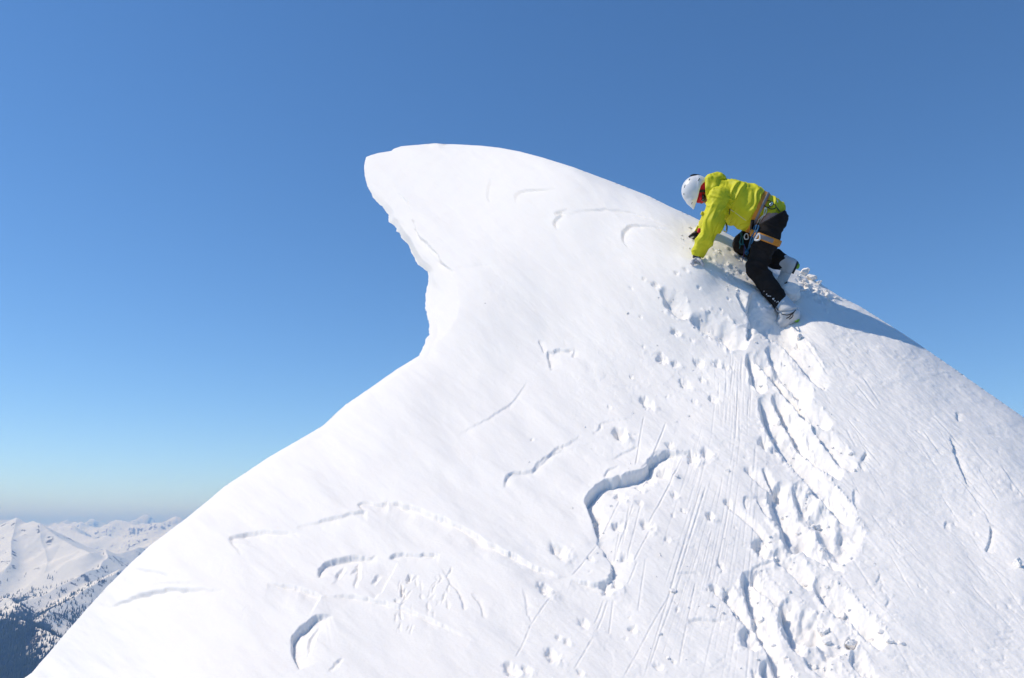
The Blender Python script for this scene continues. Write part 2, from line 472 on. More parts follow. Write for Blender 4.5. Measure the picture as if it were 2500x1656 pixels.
scarp(c2([(1252, 1370), (1265, 1410), (1282, 1450)]), 4, 9, c2([(1310, 1400)])[0], .2, .2, .7)
scarp(c2([(1100, 480), (1105, 430), (1140, 402), (1220, 384), (1370, 375)]), 4, 13, c2([(1220, 480)])[0], .2, .4, 1)
scarp(c2([(1372, 645), (1356, 605), (1385, 570), (1402, 545), (1370, 545), (1440, 505)]), 5, 12, c2([(1450, 620)])[0], .15, .3, 1.2)
scarp(cd([(1310, 496), (1350, 486), (1450, 490), (1500, 505), (1560, 527)]), 3, 13, cd([(1420, 560)])[0], .3, .3, 1.4)
scarp(cd([(1452, 580), (1440, 545), (1467, 525), (1555, 530)]), 5, 12, cd([(1510, 570)])[0], .2, .35, 1)
scarp(c2([(920, 480), (925, 420), (940, 310)]), 3, 16, c2([(990, 420)])[0], .2, .3, 1)
scarp(c2([(720, 922), (870, 900), (1000, 890)]), 1.8, 10, c2([(880, 990)])[0], .1, .3, .8)
scarp(cd([(1060, 1003), (1130, 965), (1185, 925), (1217, 880)]), 2.4, 10, cd([(1200, 980)])[0], .3, .2, 1)
scarp(cd([(1165, 1125), (1175, 1095), (1230, 1080), (1280, 1040), (1330, 1030)]), 2.5, 8, cd([(1280, 1110)])[0], .1, .2, 1)
scarp(c8([(688, 600), (700, 650), (725, 720), (762, 800)]), 7, 16, c8([(770, 690)])[0], .12, .25, 1)
scarp(c8([(715, 500), (720, 540)]), 4, 10, c8([(760, 520)])[0], .2, .2, 1)
scarp(c8([(770, 820), (820, 890), (850, 950)]), 3, 12, c8([(850, 850)])[0], .2, .2, 1)
scarp(c8([(850, 950), (845, 1000), (832, 1045), (870, 1050)]), 6, 12, c8([(890, 1000)])[0], .1, .2, 1)
scarp(c8([(665, 960), (672, 930), (692, 930)]), 4, 10, c8([(690, 960)])[0], .2, .2, 1)
scarp(c8([(300, 810), (298, 850), (315, 900)]), 3, 10, c8([(340, 850)])[0], .2, .2, 1)
scarp(c8([(350, 660), (330, 700), (340, 740)]), 3.5, 10, c8([(380, 710)])[0], .2, .2, 1)
for p in ([(1200, 290), (1225, 240)], [(1205, 350), (1190, 300)], [(1160, 540), (1155, 460)], [(1310, 960), (1285, 1010)], [(1360, 1120), (1340, 1160)], [(350, 880), (385, 920), (380, 960)], [(120, 965), (200, 955), (290, 970)]):
    q = c5(p); scarp(q, 4, 9, (q[0][0] + 30, q[0][1] + 12), .2, .2, 1)
scarp(c5([(190, 1215), (240, 1225), (330, 1228), (395, 1240)]), 6, 15, c5([(300, 1330)])[0], .15, .1, 1.5)
scarp(c5([(525, 590), (515, 540), (535, 515), (595, 520)]), 5, 12, c5([(570, 580)])[0], .15, .1, 1)
scarp(c5([(590, 515), (610, 570), (650, 620), (690, 665)]), 7, 16, c5([(680, 560)])[0], .15, .15, 1)
scarp(c5([(550, 965), (575, 920), (640, 890), (690, 885)]), 4, 14, c5([(650, 960)])[0], .15, .15, .7)
scarp(c5([(600, 945), (660, 925), (750, 925)]), 3, 12, c5([(700, 990)])[0], .15, .15, .7)
scarp(c5([(985, 855), (1010, 880), (1050, 925), (1095, 955)]), 6, 10, c5([(1080, 890)])[0], .1, .1, 1)
scarp(c4([(560, 1480), (530, 1440), (300, 1445), (240, 1500), (170, 1568)]), 3.5, 14, c4([(400, 1540)])[0], .1, .2, 1.2)
scarp(c2([(455, 610), (480, 700), (560, 790), (640, 890), (705, 948)]), 5, 12, c2([(420, 800)])[0], .3, .2, 1.5)
scarp(c2([(330, 410), (400, 480), (430, 560)]), 3, 10, c2([(340, 520)])[0], .3, .3, 1.2)
# sunlit wind edge running down to the right, ground lower on its left
scarp(c7([(1390, 240), (1520, 265), (1700, 330), (1850, 395), (2014, 470)]) + c6([(100, 790), (250, 855), (400, 930), (500, 968), (590, 985)]), 11, 70, c6([(150, 1000)])[0], .06, .25, .8, .15)
scarp(c7([(480, 855), (620, 880), (760, 910), (880, 958)]), 9, 60, c7([(600, 1050)])[0], .3, .05, .5, .1)
scarp(c7([(880, 958), (1100, 950), (1400, 1010), (1700, 1130), (2014, 1290)]) , 8, 90, c7([(1300, 1250)])[0], .2, .3, .7, .1)
scarp(c7([(1450, 690), (1400, 800), (1330, 920), (1280, 980)]), 6, 40, c7([(1150, 850)])[0], .2, .1, .7, .1)
scarp(c3([(1180, 600), (1350, 620), (1480, 660)]), 5, 26, c3([(1200, 720)])[0], .3, .1, .6, .1)
for p in ([(1175, 670), (1160, 750), (1110, 800)], [(1180, 700), (1150, 850), (1140, 910)], [(1330, 780), (1270, 870)], [(1060, 720), (1000, 830)],
          [(870, 1180), (820, 1270), (780, 1400)], [(1050, 1430), (950, 1530)]):
    trough(c7(p), 7, 4, .3, .3, .3, .2, .2)
for k in range(34):         # cross-hatched flutes right of the hollow
    x = RNG.uniform(1450, 1900); y = RNG.uniform(720, 1180)
    a = c7([(x, y), (x - RNG.uniform(-30, 60), y + RNG.uniform(40, 110))])
    trough(a, RNG.uniform(2.5, 4.5), RNG.uniform(1.2, 3.2), .3, .3, .5, .4, .2)
for p in ([(1560, 780), (1520, 845)], [(1490, 850), (1485, 960)], [(1440, 975), (1470, 1000)]):
    trough(c7(p), 6, 7, .3, .3, .5, .4, .2)

# boot and ski furrows
trough(c4([(330, 310), (400, 380), (470, 460), (520, 490)]), 17, 13, .2, .2)
trough(c4([(540, 490), (680, 560), (800, 640), (930, 705)]), 19, 17, .12, .12)
trough(c4([(975, 330), (990, 420), (1010, 500), (1090, 590), (1200, 660), (1310, 760), (1410, 920), (1480, 1010)]), 19, 17, .08, .2)
trough(c4([(860, 330), (920, 440), (960, 500)]), 9, 8)
trough(c4([(970, 540), (945, 600), (935, 680)]), 8, 9)
trough(c4([(1000, 540), (1050, 620), (1110, 690)]), 9, 10)
trough(c4([(945, 760), (985, 900), (1035, 1040)]), 12, 12)
trough(c4([(990, 760), (1110, 880), (1190, 960), (1260, 1040), (1400, 1180), (1510, 1260)]), 17, 16)
trough(c4([(1060, 730), (1140, 800), (1200, 900), (1290, 980), (1370, 1090)]), 14, 13)
trough(c4([(1110, 880), (1170, 1000), (1240, 1080), (1390, 1260)]), 9, 13)
trough(c4([(1030, 1060), (1110, 1200), (1200, 1360), (1350, 1560)]) + c5([(1000, 480), (1080, 570), (1150, 650)]), 20, 20, .1, .1)
trough(c4([(1120, 1040), (1220, 1200), (1350, 1380), (1500, 1540), (1590, 1600)]), 16, 17)
trough(c4([(1390, 1250), (1500, 1370), (1600, 1470), (1680, 1550)]), 14, 15, .15, .08)
trough(c5([(540, 355), (600, 400), (680, 470)]), 10, 9)
trough(c5([(630, 350), (680, 430), (720, 500)]), 8, 10)
trough(c5([(700, 440), (760, 540), (810, 640), (830, 720), (920, 790)]), 30, 24, .15, .1, .25, .22)
trough(c5([(840, 420), (900, 520), (960, 600), (1070, 740), (1150, 880)]), 30, 16, .15, .1, .35, .4)
trough(c5([(830, 740), (900, 800), (990, 860), (1080, 930)]), 12, 10)
trough(c5([(640, 640), (720, 700), (800, 770), (900, 790)]), 9, -4)
trough(c5([(425, 545), (540, 640), (620, 720), (680, 810)]), 8, 8, .02)
trough(c5([(580, 760), (620, 810), (690, 860)]), 13, 13)
trough(c5([(700, 820), (780, 880), (850, 950), (930, 1030)]), 19, 17)
trough(c5([(940, 980), (1010, 1070), (1100, 1140), (1210, 1240), (1340, 1385)]), 19, 18, .1, .08)
trough(c5([(335, 1040), (420, 1120), (500, 1220), (560, 1290)]), 8, 9, .02)
trough(c5([(410, 1060), (500, 1150), (570, 1240), (620, 1310)]), 12, 13, .02)
trough(c5([(545, 940), (580, 1100), (640, 1280), (700, 1430), (760, 1570), (800, 1680)]), 17, 17, .05, .02)
trough(c5([(580, 940), (660, 1050), (720, 1120), (780, 1190)]), 13, 12, .05)
trough(c5([(760, 1100), (800, 1180), (850, 1270), (950, 1350)]), 26, 22, .15, .1, .25, .22)
trough(c5([(870, 1150), (950, 1230), (1040, 1320), (1090, 1430)]), 34, 13, .15, .1, .35, .4)
trough(c5([(755, 1270), (810, 1350), (870, 1440)]), 14, 15)
trough(c5([(890, 1400), (980, 1480), (1080, 1570), (1150, 1640)]), 22, 15, .15, .05, .3, .3)
trough(c5([(540, 1270), (560, 1330), (620, 1410)]), 26, 18, .2, .2)
trough(c5([(1120, 1330), (1180, 1380)]), 14, 14, .1, .3)
trough(c5([(1150, 1400), (1200, 1470), (1290, 1570)]), 13, 12, .1, .1, .3, .3)
trough(c5([(640, 1480), (720, 1580), (760, 1650)]), 20, 18, .1, .05)
for p in ([(1900, 640), (1700, 560)],):
    pass
# prints and pits
for (x, y, r, dp) in [(230, 1080, 14, 13), (40, 1295, 14, 13), (330, 785, 11, 11), (428, 605, 8, 8), (495, 965, 11, 10), (590, 825, 11, 10), (720, 835, 9, 8), (550, 1475, 12, 13), (640, 1455, 11, 13), (1040, 1385, 9, 9), (425, 825, 8, 7), (690, 1080, 9, 8), (775, 860, 8, 7), (610, 940, 6, 6), (560, 1090, 6, 5), (1130, 1300, 7, 6), (290, 285, 7, 6), (210, 240, 4, 4), (440, 200, 4, 5), (500, 180, 5, 4), (590, 300, 4, 4), (1275, 690, 6, 9)]:
    q = c4([(x, y)])[0]; pit(q[0], q[1], r * .8, dp * .9)
for (x, y, r, dp) in [(868, 150, 13, 14), (875, 505, 12, 11), (745, 630, 12, 12), (862, 695, 12, 12), (1030, 692, 13, 11), (905, 870, 11, 9), (505, 820, 17, 15), (435, 1050, 13, 13), (790, 1045, 13, 13), (850, 1030, 9, 10), (655, 1255, 12, 8), (475, 1440, 14, 13), (510, 1335, 6, 6), (560, 1360, 7, 6), (945, 1280, 8, 9), (1125, 360, 13, 9), (1050, 400, 8, 8), (985, 440, 9, 9), (1190, 500, 8, 8), (1240, 600, 6, 5), (1180, 628, 5, 4), (240, 1530, 15, 14), (1395, 625, 8, 9), (1418, 1050, 9, 9), (1185, 1475, 4, 5), (640, 1535, 7, 8), (330, 1530, 10, 9), (1160, 215, 8, 9), (1150, 775, 6, 5), (985, 555, 7, 6), (700, 880, 6, 8), (1195, 1125, 4, 4)]:
    q = c6([(x, y)])[0]; pit(q[0], q[1], r * .8, dp * .9)
for (x, y, r, dp) in [(635, 205, 12, 12), (700, 250, 8, 8), (548, 370, 9, 9), (320, 627, 8, 8), (425, 545, 7, 10), (615, 790, 13, 13), (720, 470, 12, 12), (60, 360, 12, 8), (385, 910, 7, 7), (340, 1045, 6, 8), (415, 1065, 7, 8), (20, 1500, 9, 7), (1085, 740, 6, 8), (1140, 650, 6, 8), (1150, 1360, 9, 10), (590, 1560, 9, 8)]:
    q = c5([(x, y)])[0]; pit(q[0], q[1], r * .8, dp * .9)
for k in range(34):                    # small pocks between the prints
    x = RNG.normal(1690, 170); y = RNG.uniform(690, 1600)
    pit(x, y, RNG.uniform(1.8, 4.2), RNG.uniform(1.5, 4), math.atan2(.6, .8) + RNG.normal(0, .4))
for k in range(40):
    x = RNG.uniform(1930, 2500); y = 760 + (x - 1930) * .62 + RNG.uniform(20, 750)
    pit(x, y, RNG.uniform(2, 4.5), RNG.uniform(1, 2.6), 1.0 + RNG.normal(0, .3), 2.6, .3)
# scraped fan of fine parallel lines left of the furrows
for k in range(85):
    t = RNG.uniform(0, 1)
    top = np.array(c5([(RNG.uniform(230, 660), RNG.uniform(60, 1200))])[0])
    f = np.clip((top[0] - 1680) / 190, -.2, 1.1)
    dirv = np.array([-0.36 + 0.30 * f, 1.0]); ln = RNG.uniform(60, 330)
    scratch(top, top + dirv * ln, RNG.uniform(0.9, 1.9), RNG.uniform(0.4, 1.35), RNG.normal(0, .03))
for k in range(40):
    top = np.array(c4([(RNG.uniform(700, 960), RNG.uniform(760, 1150))])[0])
    scratch(top, top + np.array([RNG.uniform(-.12, .02), 1.0]) * RNG.uniform(40, 130), RNG.uniform(1, 1.7), RNG.uniform(.6, 1.3))
for a, b in [((1140, 70), (990, 470)), ((1010, 30), (960, 330)), ((870, 530), (775, 720)), ((925, 570), (885, 800)), ((950, 560), (830, 900)), ((990, 570), (905, 900)),
             ((1045, 720), (950, 900)), ((1020, 880), (975, 1180)), ((865, 730), (830, 890)), ((775, 1110), (720, 1250)), ((800, 1110), (735, 1290)), ((830, 1110), (805, 1310)),
             ((1375, 430), (1210, 980)), ((1350, 420), (1010, 1560)), ((1150, 1100), (890, 1560)), ((465, 1105), (350, 1260)), ((350, 1260), (262, 1460)), ((715, 1330), (600, 1520)),
             ((740, 800), (590, 970)), ((1235, 270), (1030, 690)), ((1230, 960), (1040, 1500)), ((1260, 1250), (1215, 1480)), ((1310, 1010), (1260, 1240)), ((970, 900), (915, 1030))]:
    q = c6([a, b]); scratch(q[0], q[1], 1.6, 2.4, RNG.normal(0, .015))
for k in range(110):                    # long faint drag lines on the right flank
    x = RNG.uniform(1950, 2560); y = 760 + (x - 1930) * .63 + RNG.uniform(25, 800)
    ang = math.radians(RNG.normal(50, 6)); ln = RNG.uniform(30, 150)
    scratch((x, y), (x + ln * math.cos(ang), y + ln * math.sin(ang)), RNG.uniform(1.2, 2.6), RNG.uniform(.7, 1.9), RNG.normal(0, .03))
for k in range(90):                    # broken crust along the ridge behind the climber
    u = RNG.uniform(0, 1); x = 1960 + 70 * u + RNG.normal(0, 10); y = 678 + 48 * u + abs(RNG.normal(0, 13))
    pit(x, y, RNG.uniform(2, 6), RNG.choice([-1, 1]) * RNG.uniform(1.5, 5), None, 1.3, 0.2)
for k in range(50):                    # kicked-up crumbs of the crest around the hands and knees
    x = RNG.uniform(1690, 1830); y = 560 + (x - 1690) * .42 + RNG.uniform(-6, 70)
    pit(x, y, RNG.uniform(2, 5), RNG.choice([-1, 1]) * RNG.uniform(1, 3), None, 1.3, 0.2)

# ------------------------------------------------------------------ the snow peak: mesh
def rim_x(P, y):
    return np.interp(y, P[:, 1], P[:, 0])

ys = [352.3]
while ys[-1] < 3000:
    y = ys[-1]
    st = 0.35 + (y - 352) * 0.05 if y < 385 else (1.75 if y < 1690 else 1.75 * 1.05 ** ((y - 1690) / 9))
    ys.append(y + min(st, 1.75 if y < 1690 else 45))
ys = np.array(ys); ys[-1] = 3000
NR = len(ys)
xl = rim_x(L_RIM, ys) + (1.1 + 3.2 * np.clip((ys - 420) / 60, 0, 1) * np.clip((880 - ys) / 60, 0, 1)) * (fbm(ys / 11, ys * 0 + .5, 3, 4, .65)) * np.clip((ys - 385) / 20, 0, 1)
xr = rim_x(R_RIM, ys) + 1.3 * (fbm(ys / 7, ys * 0 + 4.5, 6, 3)) * np.clip((ys - 440) / 60, 0, 1)
NA, NB = 1250, 34
q = np.minimum((np.minimum(xr, 2640) - xl) / (xr - xl), 0.99)
sa = np.linspace(0, 1, NA, endpoint=False)
# crowd columns towards both edges so that the roundings are smooth
sa = sa + 0.0
sb = np.linspace(0, 1, NB)
S = np.concatenate([q[:, None] * sa[None], q[:, None] + (1 - q[:, None]) * sb[None]], 1)
PX_ = xl[:, None] + (xr - xl)[:, None] * S
PY_ = np.repeat(ys[:, None], S.shape[1], 1)
D0 = snow_depth(PX_, PY_)
hm = bil(H, PX_, PY_, HX0, HY0, 1)
mask = (PX_ > HX0 + 5) & (PX_ < HX0 + HW - 5) & (PY_ < HY0 + HH - 5)
edge = np.clip(np.minimum(bil(dl, PX_, PY_, GX0, GY0, GS), bil(dr, PX_, PY_, GX0, GY0, GS)) / 16.0, 0.12, 1)
hm = np.where(mask, hm, 14 * fbm((PX_ * FALL[0] + PY_ * FALL[1]) / 420, (-PX_ * FALL[1] + PY_ * FALL[0]) / 190, 1, 3))

def snow_points(D):
    P = np.stack([(PX_ - 1250) / FPX * D, (828 - PY_) / FPX * D, D], -1)
    N = np.cross(np.gradient(P, axis=1), np.gradient(P, axis=0)); N /= (np.linalg.norm(N, axis=-1, keepdims=True) + 1e-12)
    N *= np.where((N * P).sum(-1, keepdims=True) > 0, -1, 1)
    return P + N * (hm * edge * D / FPX)[..., None], N

# the snow gives way under hands, knees and boots: meet them exactly where they press in
TOUCH = np.array([(1690, 648, 7.10), (1714, 650, 7.075), (1687, 580, 7.51), (1813, 626, 7.33), (1850, 714, 6.915), (1884, 746, 6.865),
                  (1912, 792, 6.80), (1948, 787, 6.74), (1900, 702, 7.20), (1935, 742, 6.98)])
P, N = snow_points(D0)
have = []
for x, y, w in TOUCH:
    r = int(np.searchsorted(ys, y)); c = int(np.searchsorted(PX_[r], x)); have.append(P[r, c, 2])
G2 = lambda x, y: np.exp(-((x[..., None] - TOUCH[:, 0]) ** 2 + (y[..., None] - TOUCH[:, 1]) ** 2) / (2 * 42.0 ** 2))
cw_ = np.linalg.lstsq(G2(TOUCH[:, 0], TOUCH[:, 1]) + 0.05 * np.eye(len(TOUCH)), TOUCH[:, 2] - np.array(have), rcond=None)[0]
sub = (np.abs(PX_ - 1820) < 350) & (np.abs(PY_ - 690) < 330)
fix = np.zeros_like(D0); fix[sub] = G2(PX_[sub], PY_[sub]) @ cw_
D = D0 + fix
P, N = snow_points(D)
NC = P.shape[1]

def back_strip(P0, n2, R, left):
    """carries the snow on behind the outline: rolls over and falls away"""
    ray = P0 / np.linalg.norm(P0, axis=-1, keepdims=True)
    inw = np.stack([-n2[:, 0], n2[:, 1], 0 * n2[:, 0]], -1)      # image y is down, camera y is up
    rows = []
    for th in np.linspace(0, 1, 9)[1:] * math.radians(55):
        rows.append(P0 + ray * (R * math.sin(th))[:, None] + inw * (R * (1 - math.cos(th)))[:, None])
    last = rows[-1]
    dirv = ray * 0.64 + inw * 0.5
    dirv[:, 1] = np.minimum(dirv[:, 1], -0.15)
    if not left:
        dirv = ray * 0.7 + inw * 0.12 + np.array([0.05, -0.55, 0])
    wl = (np.clip((ys - 880) / 420, 0, 1) if left else np.ones(len(ys)))[:, None]
    core = px(1300, 760, 10.6)
    for k, s in enumerate((0.3, 0.8, 1.6, 2.6, 3.8, 5.5, 8.0, 12.0) if left else (0.2, 0.5, 1.0, 1.6, 2.3, 3.1, 4.1, 5.5)):
        a = last + dirv * s + np.array([0.12, -0.45, -0.1]) * max(0, s - 1.0) * (1 if left else 0)
        b = last + (core - last) * ((k + 1) / 8.0)
        rows.append(a * wl + b * (1 - wl))
    return rows

def out_normal(P, side):
    g = np.gradient(P, axis=0)
    n = np.stack([g[:, 1], -g[:, 0]], -1)
    n /= np.linalg.norm(n, axis=-1, keepdims=True) + 1e-9
    return n if side > 0 else -n

rimL = np.stack([xl, ys], -1); rimR = np.stack([xr, ys], -1)
smx = lambda a: np.stack([np.convolve(np.pad(a[:, i], 6, mode='edge'), np.ones(13) / 13, 'valid') for i in (0, 1)], -1)
nL = out_normal(smx(smx(smx(smx(rimL)))), -1)
nL = smx(smx(nL)); nR = out_normal(smx(rimR), 1)
RLv = np.interp(ys, L_RIM[:, 1], _lr); RRv = np.interp(ys, R_RIM[:, 1], _rr)
bl = back_strip(P[:, 0], nL, RLv * 0 + 0.25 + RLv * .5, True)
br = back_strip(P[:, -1], nR, RRv * 0 + 0.25 + RRv * .5, False)
full = np.concatenate([np.stack(bl[::-1], 1), P, np.stack(br, 1)], 1)
nr, nc = full.shape[:2]
idx = np.arange(nr * nc).reshape(nr, nc)
quads = np.stack([idx[:-1, :-1], idx[1:, :-1], idx[1:, 1:], idx[:-1, 1:]], -1).reshape(-1, 4)
snow_me = mesh_np("snow_slope", cam2w(full.reshape(-1, 3)), quads)
snow = tag(obj("snow_slope", snow_me, M_SNOW), kind="structure")
snow["label"] = "wind carved snow slope rising to an overhanging cornice"

def on_snow(x, y):
    """camera-space point and normal of the finished snow at photo pixel (x, y)"""
    r = int(np.clip(np.searchsorted(ys, y), 1, NR - 1))
    c = int(np.clip(np.searchsorted(PX_[r], x), 1, NC - 1))
    return P[r, c], N[r, c]

# ------------------------------------------------------------------ far mountains (true distance, metres from the camera)
def W(x, y, dist):
    p = cam2w(px(x, y, 1.0)); p = p / math.hypot(p[0], p[1]) * dist
    return p

RIDGES = [  # (points as (photo x, photo y, distance), slope)
    ([(-700, 1330, 10500), (-420, 1300, 9800), (-200, 1305, 9400), (-70, 1295, 9200), (0, 1290, 9150), (42, 1272, 9000), (66, 1282, 8950), (85, 1274, 8900), (101, 1279, 8800), (125, 1292, 8650), (160, 1312, 8400), (195, 1336, 8100), (217, 1352, 7900)], 0.50),
    ([(42, 1272, 9000), (30, 1330, 8400), (10, 1400, 7800)], 0.55),
    ([(101, 1279, 8800), (110, 1350, 8200), (108, 1415, 7700)], 0.62),
    ([(217, 1352, 7900), (240, 1345, 8200), (265, 1338, 8400), (290, 1346, 8500), (330, 1338, 8700), (370, 1330, 9000), (480, 1335, 9400), (700, 1330, 10000)], 0.62),
    ([(265, 1338, 8400), (258, 1365, 7900), (245, 1400, 7500), (200, 1428, 7150), (150, 1446, 6950), (105, 1464, 6750), (60, 1476, 6600)], 0.62),
    ([(300, 1400, 7000), (250, 1436, 6500), (200, 1466, 6200), (155, 1493, 5950), (110, 1520, 5700)], 0.58),
    ([(-60, 1462, 6500), (0, 1472, 6350), (25, 1469, 6250), (45, 1482, 6100), (60, 1500, 5900)], 0.60),
    ([(-300, 1500, 5300), (-80, 1514, 5000), (0, 1522, 4850), (40, 1532, 4700), (80, 1545, 4550), (140, 1560, 4400), (230, 1590, 4250), (400, 1640, 4100)], 0.60),
    ([(60, 1305, 15500), (170, 1310, 15000), (200, 1318, 14500), (260, 1316, 14000), (330, 1320, 13500), (420, 1318, 13000)], 0.42),
    ([(120, 1296, 20000), (185, 1290, 19500), (240, 1292, 19000), (300, 1282, 18500), (345, 1292, 18000), (400, 1286, 17500), (520, 1290, 18000), (800, 1288, 19000)], 0.45),
    ([(-300, 1285, 26000), (60, 1284, 28000), (112, 1279, 27500), (135, 1277, 27500), (163, 1270, 27000), (190, 1281, 27000), (230, 1286, 26000), (265, 1279, 27000), (305, 1275, 26500), (350, 1281, 26000), (395, 1277, 25500), (425, 1280, 25000), (800, 1282, 26000)], 0.45),
    ([(-400, 1275, 40000), (-20, 1262, 40000), (0, 1266, 40000), (20, 1277, 40000), (200, 1288, 42000), (900, 1284, 42000)], 0.4),
]
az = np.concatenate([np.linspace(-180, -46, 60, endpoint=False), np.linspace(-46, -36, 90, endpoint=False), np.linspace(-36, -19, 720, endpoint=False), np.linspace(-19, 0, 90, endpoint=False), np.linspace(0, 180, 70)])
dist = np.concatenate([np.geomspace(60, 2800, 30, endpoint=False), np.geomspace(2800, 11000, 520, endpoint=False), np.geomspace(11000, 60000, 260)])
AZ, DI = np.meshgrid(np.radians(az), dist)
TX = np.sin(AZ) * DI; TY = np.cos(AZ) * DI
TX = TX.astype(np.float64)

def terrain_z(TX, TY):
    D0 = np.hypot(TX, TY)
    wx = 260 * fbm(TX / 1500, TY / 1500, 61, 4); wy = 260 * fbm(TX / 1500 + 40, TY / 1500, 67, 4)
    X = TX + wx * .5; Y = TY + wy * .5
    z = np.full(TX.shape, -1500.0)
    for pts, sl in RIDGES:
        q = np.array([W(*p) for p in pts])
        best = np.full(TX.shape, -1e9)
        for k in range(len(q) - 1):
            a, b = q[k], q[k + 1]
            ab = b[:2] - a[:2]; L2 = (ab ** 2).sum()
            t = np.clip(((X - a[0]) * ab[0] + (Y - a[1]) * ab[1]) / L2, 0, 1)
            dd = np.hypot(X - a[0] - t * ab[0], Y - a[1] - t * ab[1])
            zz = a[2] + t * (b[2] - a[2]) - sl * dd * (1 - 0.10 * np.clip(dd / 2500, 0, 1))
            best = np.maximum(best, zz)
        k = 40.0
        hh = np.clip(0.5 + 0.5 * (z - best) / k, 0, 1)
        z = best * (1 - hh) + z * hh + k * hh * (1 - hh)
    n = 0; a = 1.0
    for o in range(6):
        sc = 1900.0 / 2 ** o
        n = n + a * (0.5 - np.abs(vnoise(TX / sc + 3.1 * o, TY / sc - 7.7 * o, 300 + o)) * 2)
        a *= 0.52
    amp = np.interp(D0, [0, 3000, 6000, 9000, 14000, 22000, 45000], [0, 70, 115, 85, 240, 420, 420])
    z = z + amp * n * np.clip((z + 1600) / 900, 0.3, 1) * 0.8
    # the camera's own mountain falls away below the snow peak
    z = np.where(D0 < 2800, np.minimum(-300 - 0.42 * D0, z), z)
    return np.maximum(z, -1480 + 30 * fbm(TX / 700, TY / 700, 71, 3))

TZ = terrain_z(TX, TY)
# treeline mask
gzx = np.gradient(TZ, axis=0) / np.gradient(DI, axis=0)
fn = fbm(TX / 420, TY / 420, 81, 4); fn2 = fbm(TX / 130, TY / 130, 87, 3)
tl_alt = np.interp(np.hypot(TX, TY), [3000, 4500, 5500, 6200, 7000, 9000, 14000, 25000], [-200, -290, -400, -470, -540, -570, -260, -60])
forest = np.clip(((tl_alt + 230 * fn + 60 * fn2) - TZ) / 130, 0, 1)
forest = forest * np.clip(np.interp(np.hypot(TX, TY), [4800, 6000], [1.7, 1.4]) + 1.3 * fn2 + .5 * fn, 0, 1)
TW = np.stack([TX, TY, TZ], -1)
idx = np.arange(TW.shape[0] * TW.shape[1]).reshape(TW.shape[:2])
tq = np.stack([idx[:-1, :-1], idx[:-1, 1:], idx[1:, 1:], idx[1:, :-1]], -1).reshape(-1, 4)
t_me = mesh_np("mountains", TW.reshape(-1, 3), tq)
att = t_me.attributes.new("wooded", 'FLOAT', 'POINT')
att.data.foreach_set("value", forest.astype(np.float32).ravel())

M_MTN = bpy.data.materials.new("mountain_snow_and_woods"); M_MTN.use_nodes = True
n = M_MTN.node_tree.nodes; l = M_MTN.node_tree.links
b = n["Principled BSDF"]; b.inputs["Roughness"].default_value = 0.85; b.inputs["Specular IOR Level"].default_value = 0.1
geo = n.new("ShaderNodeNewGeometry"); at = n.new("ShaderNodeAttribute"); at.attribute_name = "wooded"
sep = n.new("ShaderNodeSeparateXYZ"); l.new(geo.outputs["Normal"], sep.inputs[0])
tn = n.new("ShaderNodeTexNoise"); tn.inputs["Scale"].default_value = 0.013; tn.inputs["Detail"].default_value = 8; tn.inputs["Roughness"].default_value = 0.65
l.new(geo.outputs["Position"], tn.inputs["Vector"])
add = n.new("ShaderNodeMath"); add.operation = 'MULTIPLY_ADD'; add.inputs[1].default_value = 0.75
l.new(tn.outputs["Fac"], add.inputs[0]); l.new(sep.outputs[2], add.inputs[2])
rk = n.new("ShaderNodeMapRange"); rk.inputs[1].default_value = 1.17; rk.inputs[2].default_value = 1.12
rk.inputs[3].default_value = 0.0; rk.inputs[4].default_value = 1.0
l.new(add.outputs[0], rk.inputs[0])
m1 = n.new("ShaderNodeMixRGB"); m1.inputs[1].default_value = (0.92, 0.885, 0.83, 1); m1.inputs[2].default_value = (0.13, 0.115, 0.11, 1)
l.new(rk.outputs[0], m1.inputs[0])
tn2 = n.new("ShaderNodeTexNoise"); tn2.inputs["Scale"].default_value = 0.03; tn2.inputs["Detail"].default_value = 4
l.new(geo.outputs["Position"], tn2.inputs["Vector"])
fm = n.new("ShaderNodeMath"); fm.operation = 'ADD'; l.new(at.outputs["Fac"], fm.inputs[0]); l.new(tn2.outputs["Fac"], fm.inputs[1])
fr = n.new("ShaderNodeMapRange"); fr.inputs[1].default_value = 1.02; fr.inputs[2].default_value = 1.22
l.new(fm.outputs[0], fr.inputs[0])
m2 = n.new("ShaderNodeMixRGB"); m2.inputs[2].default_value = (0.020, 0.030, 0.024, 1)
l.new(fr.outputs[0], m2.inputs[0]); l.new(m1.outputs[0], m2.inputs[1]); l.new(m2.outputs[0], b.inputs["Base Color"])
tag(obj("mountains", t_me, M_MTN), "snowy mountain ranges and wooded valleys below the peak", kind="structure")

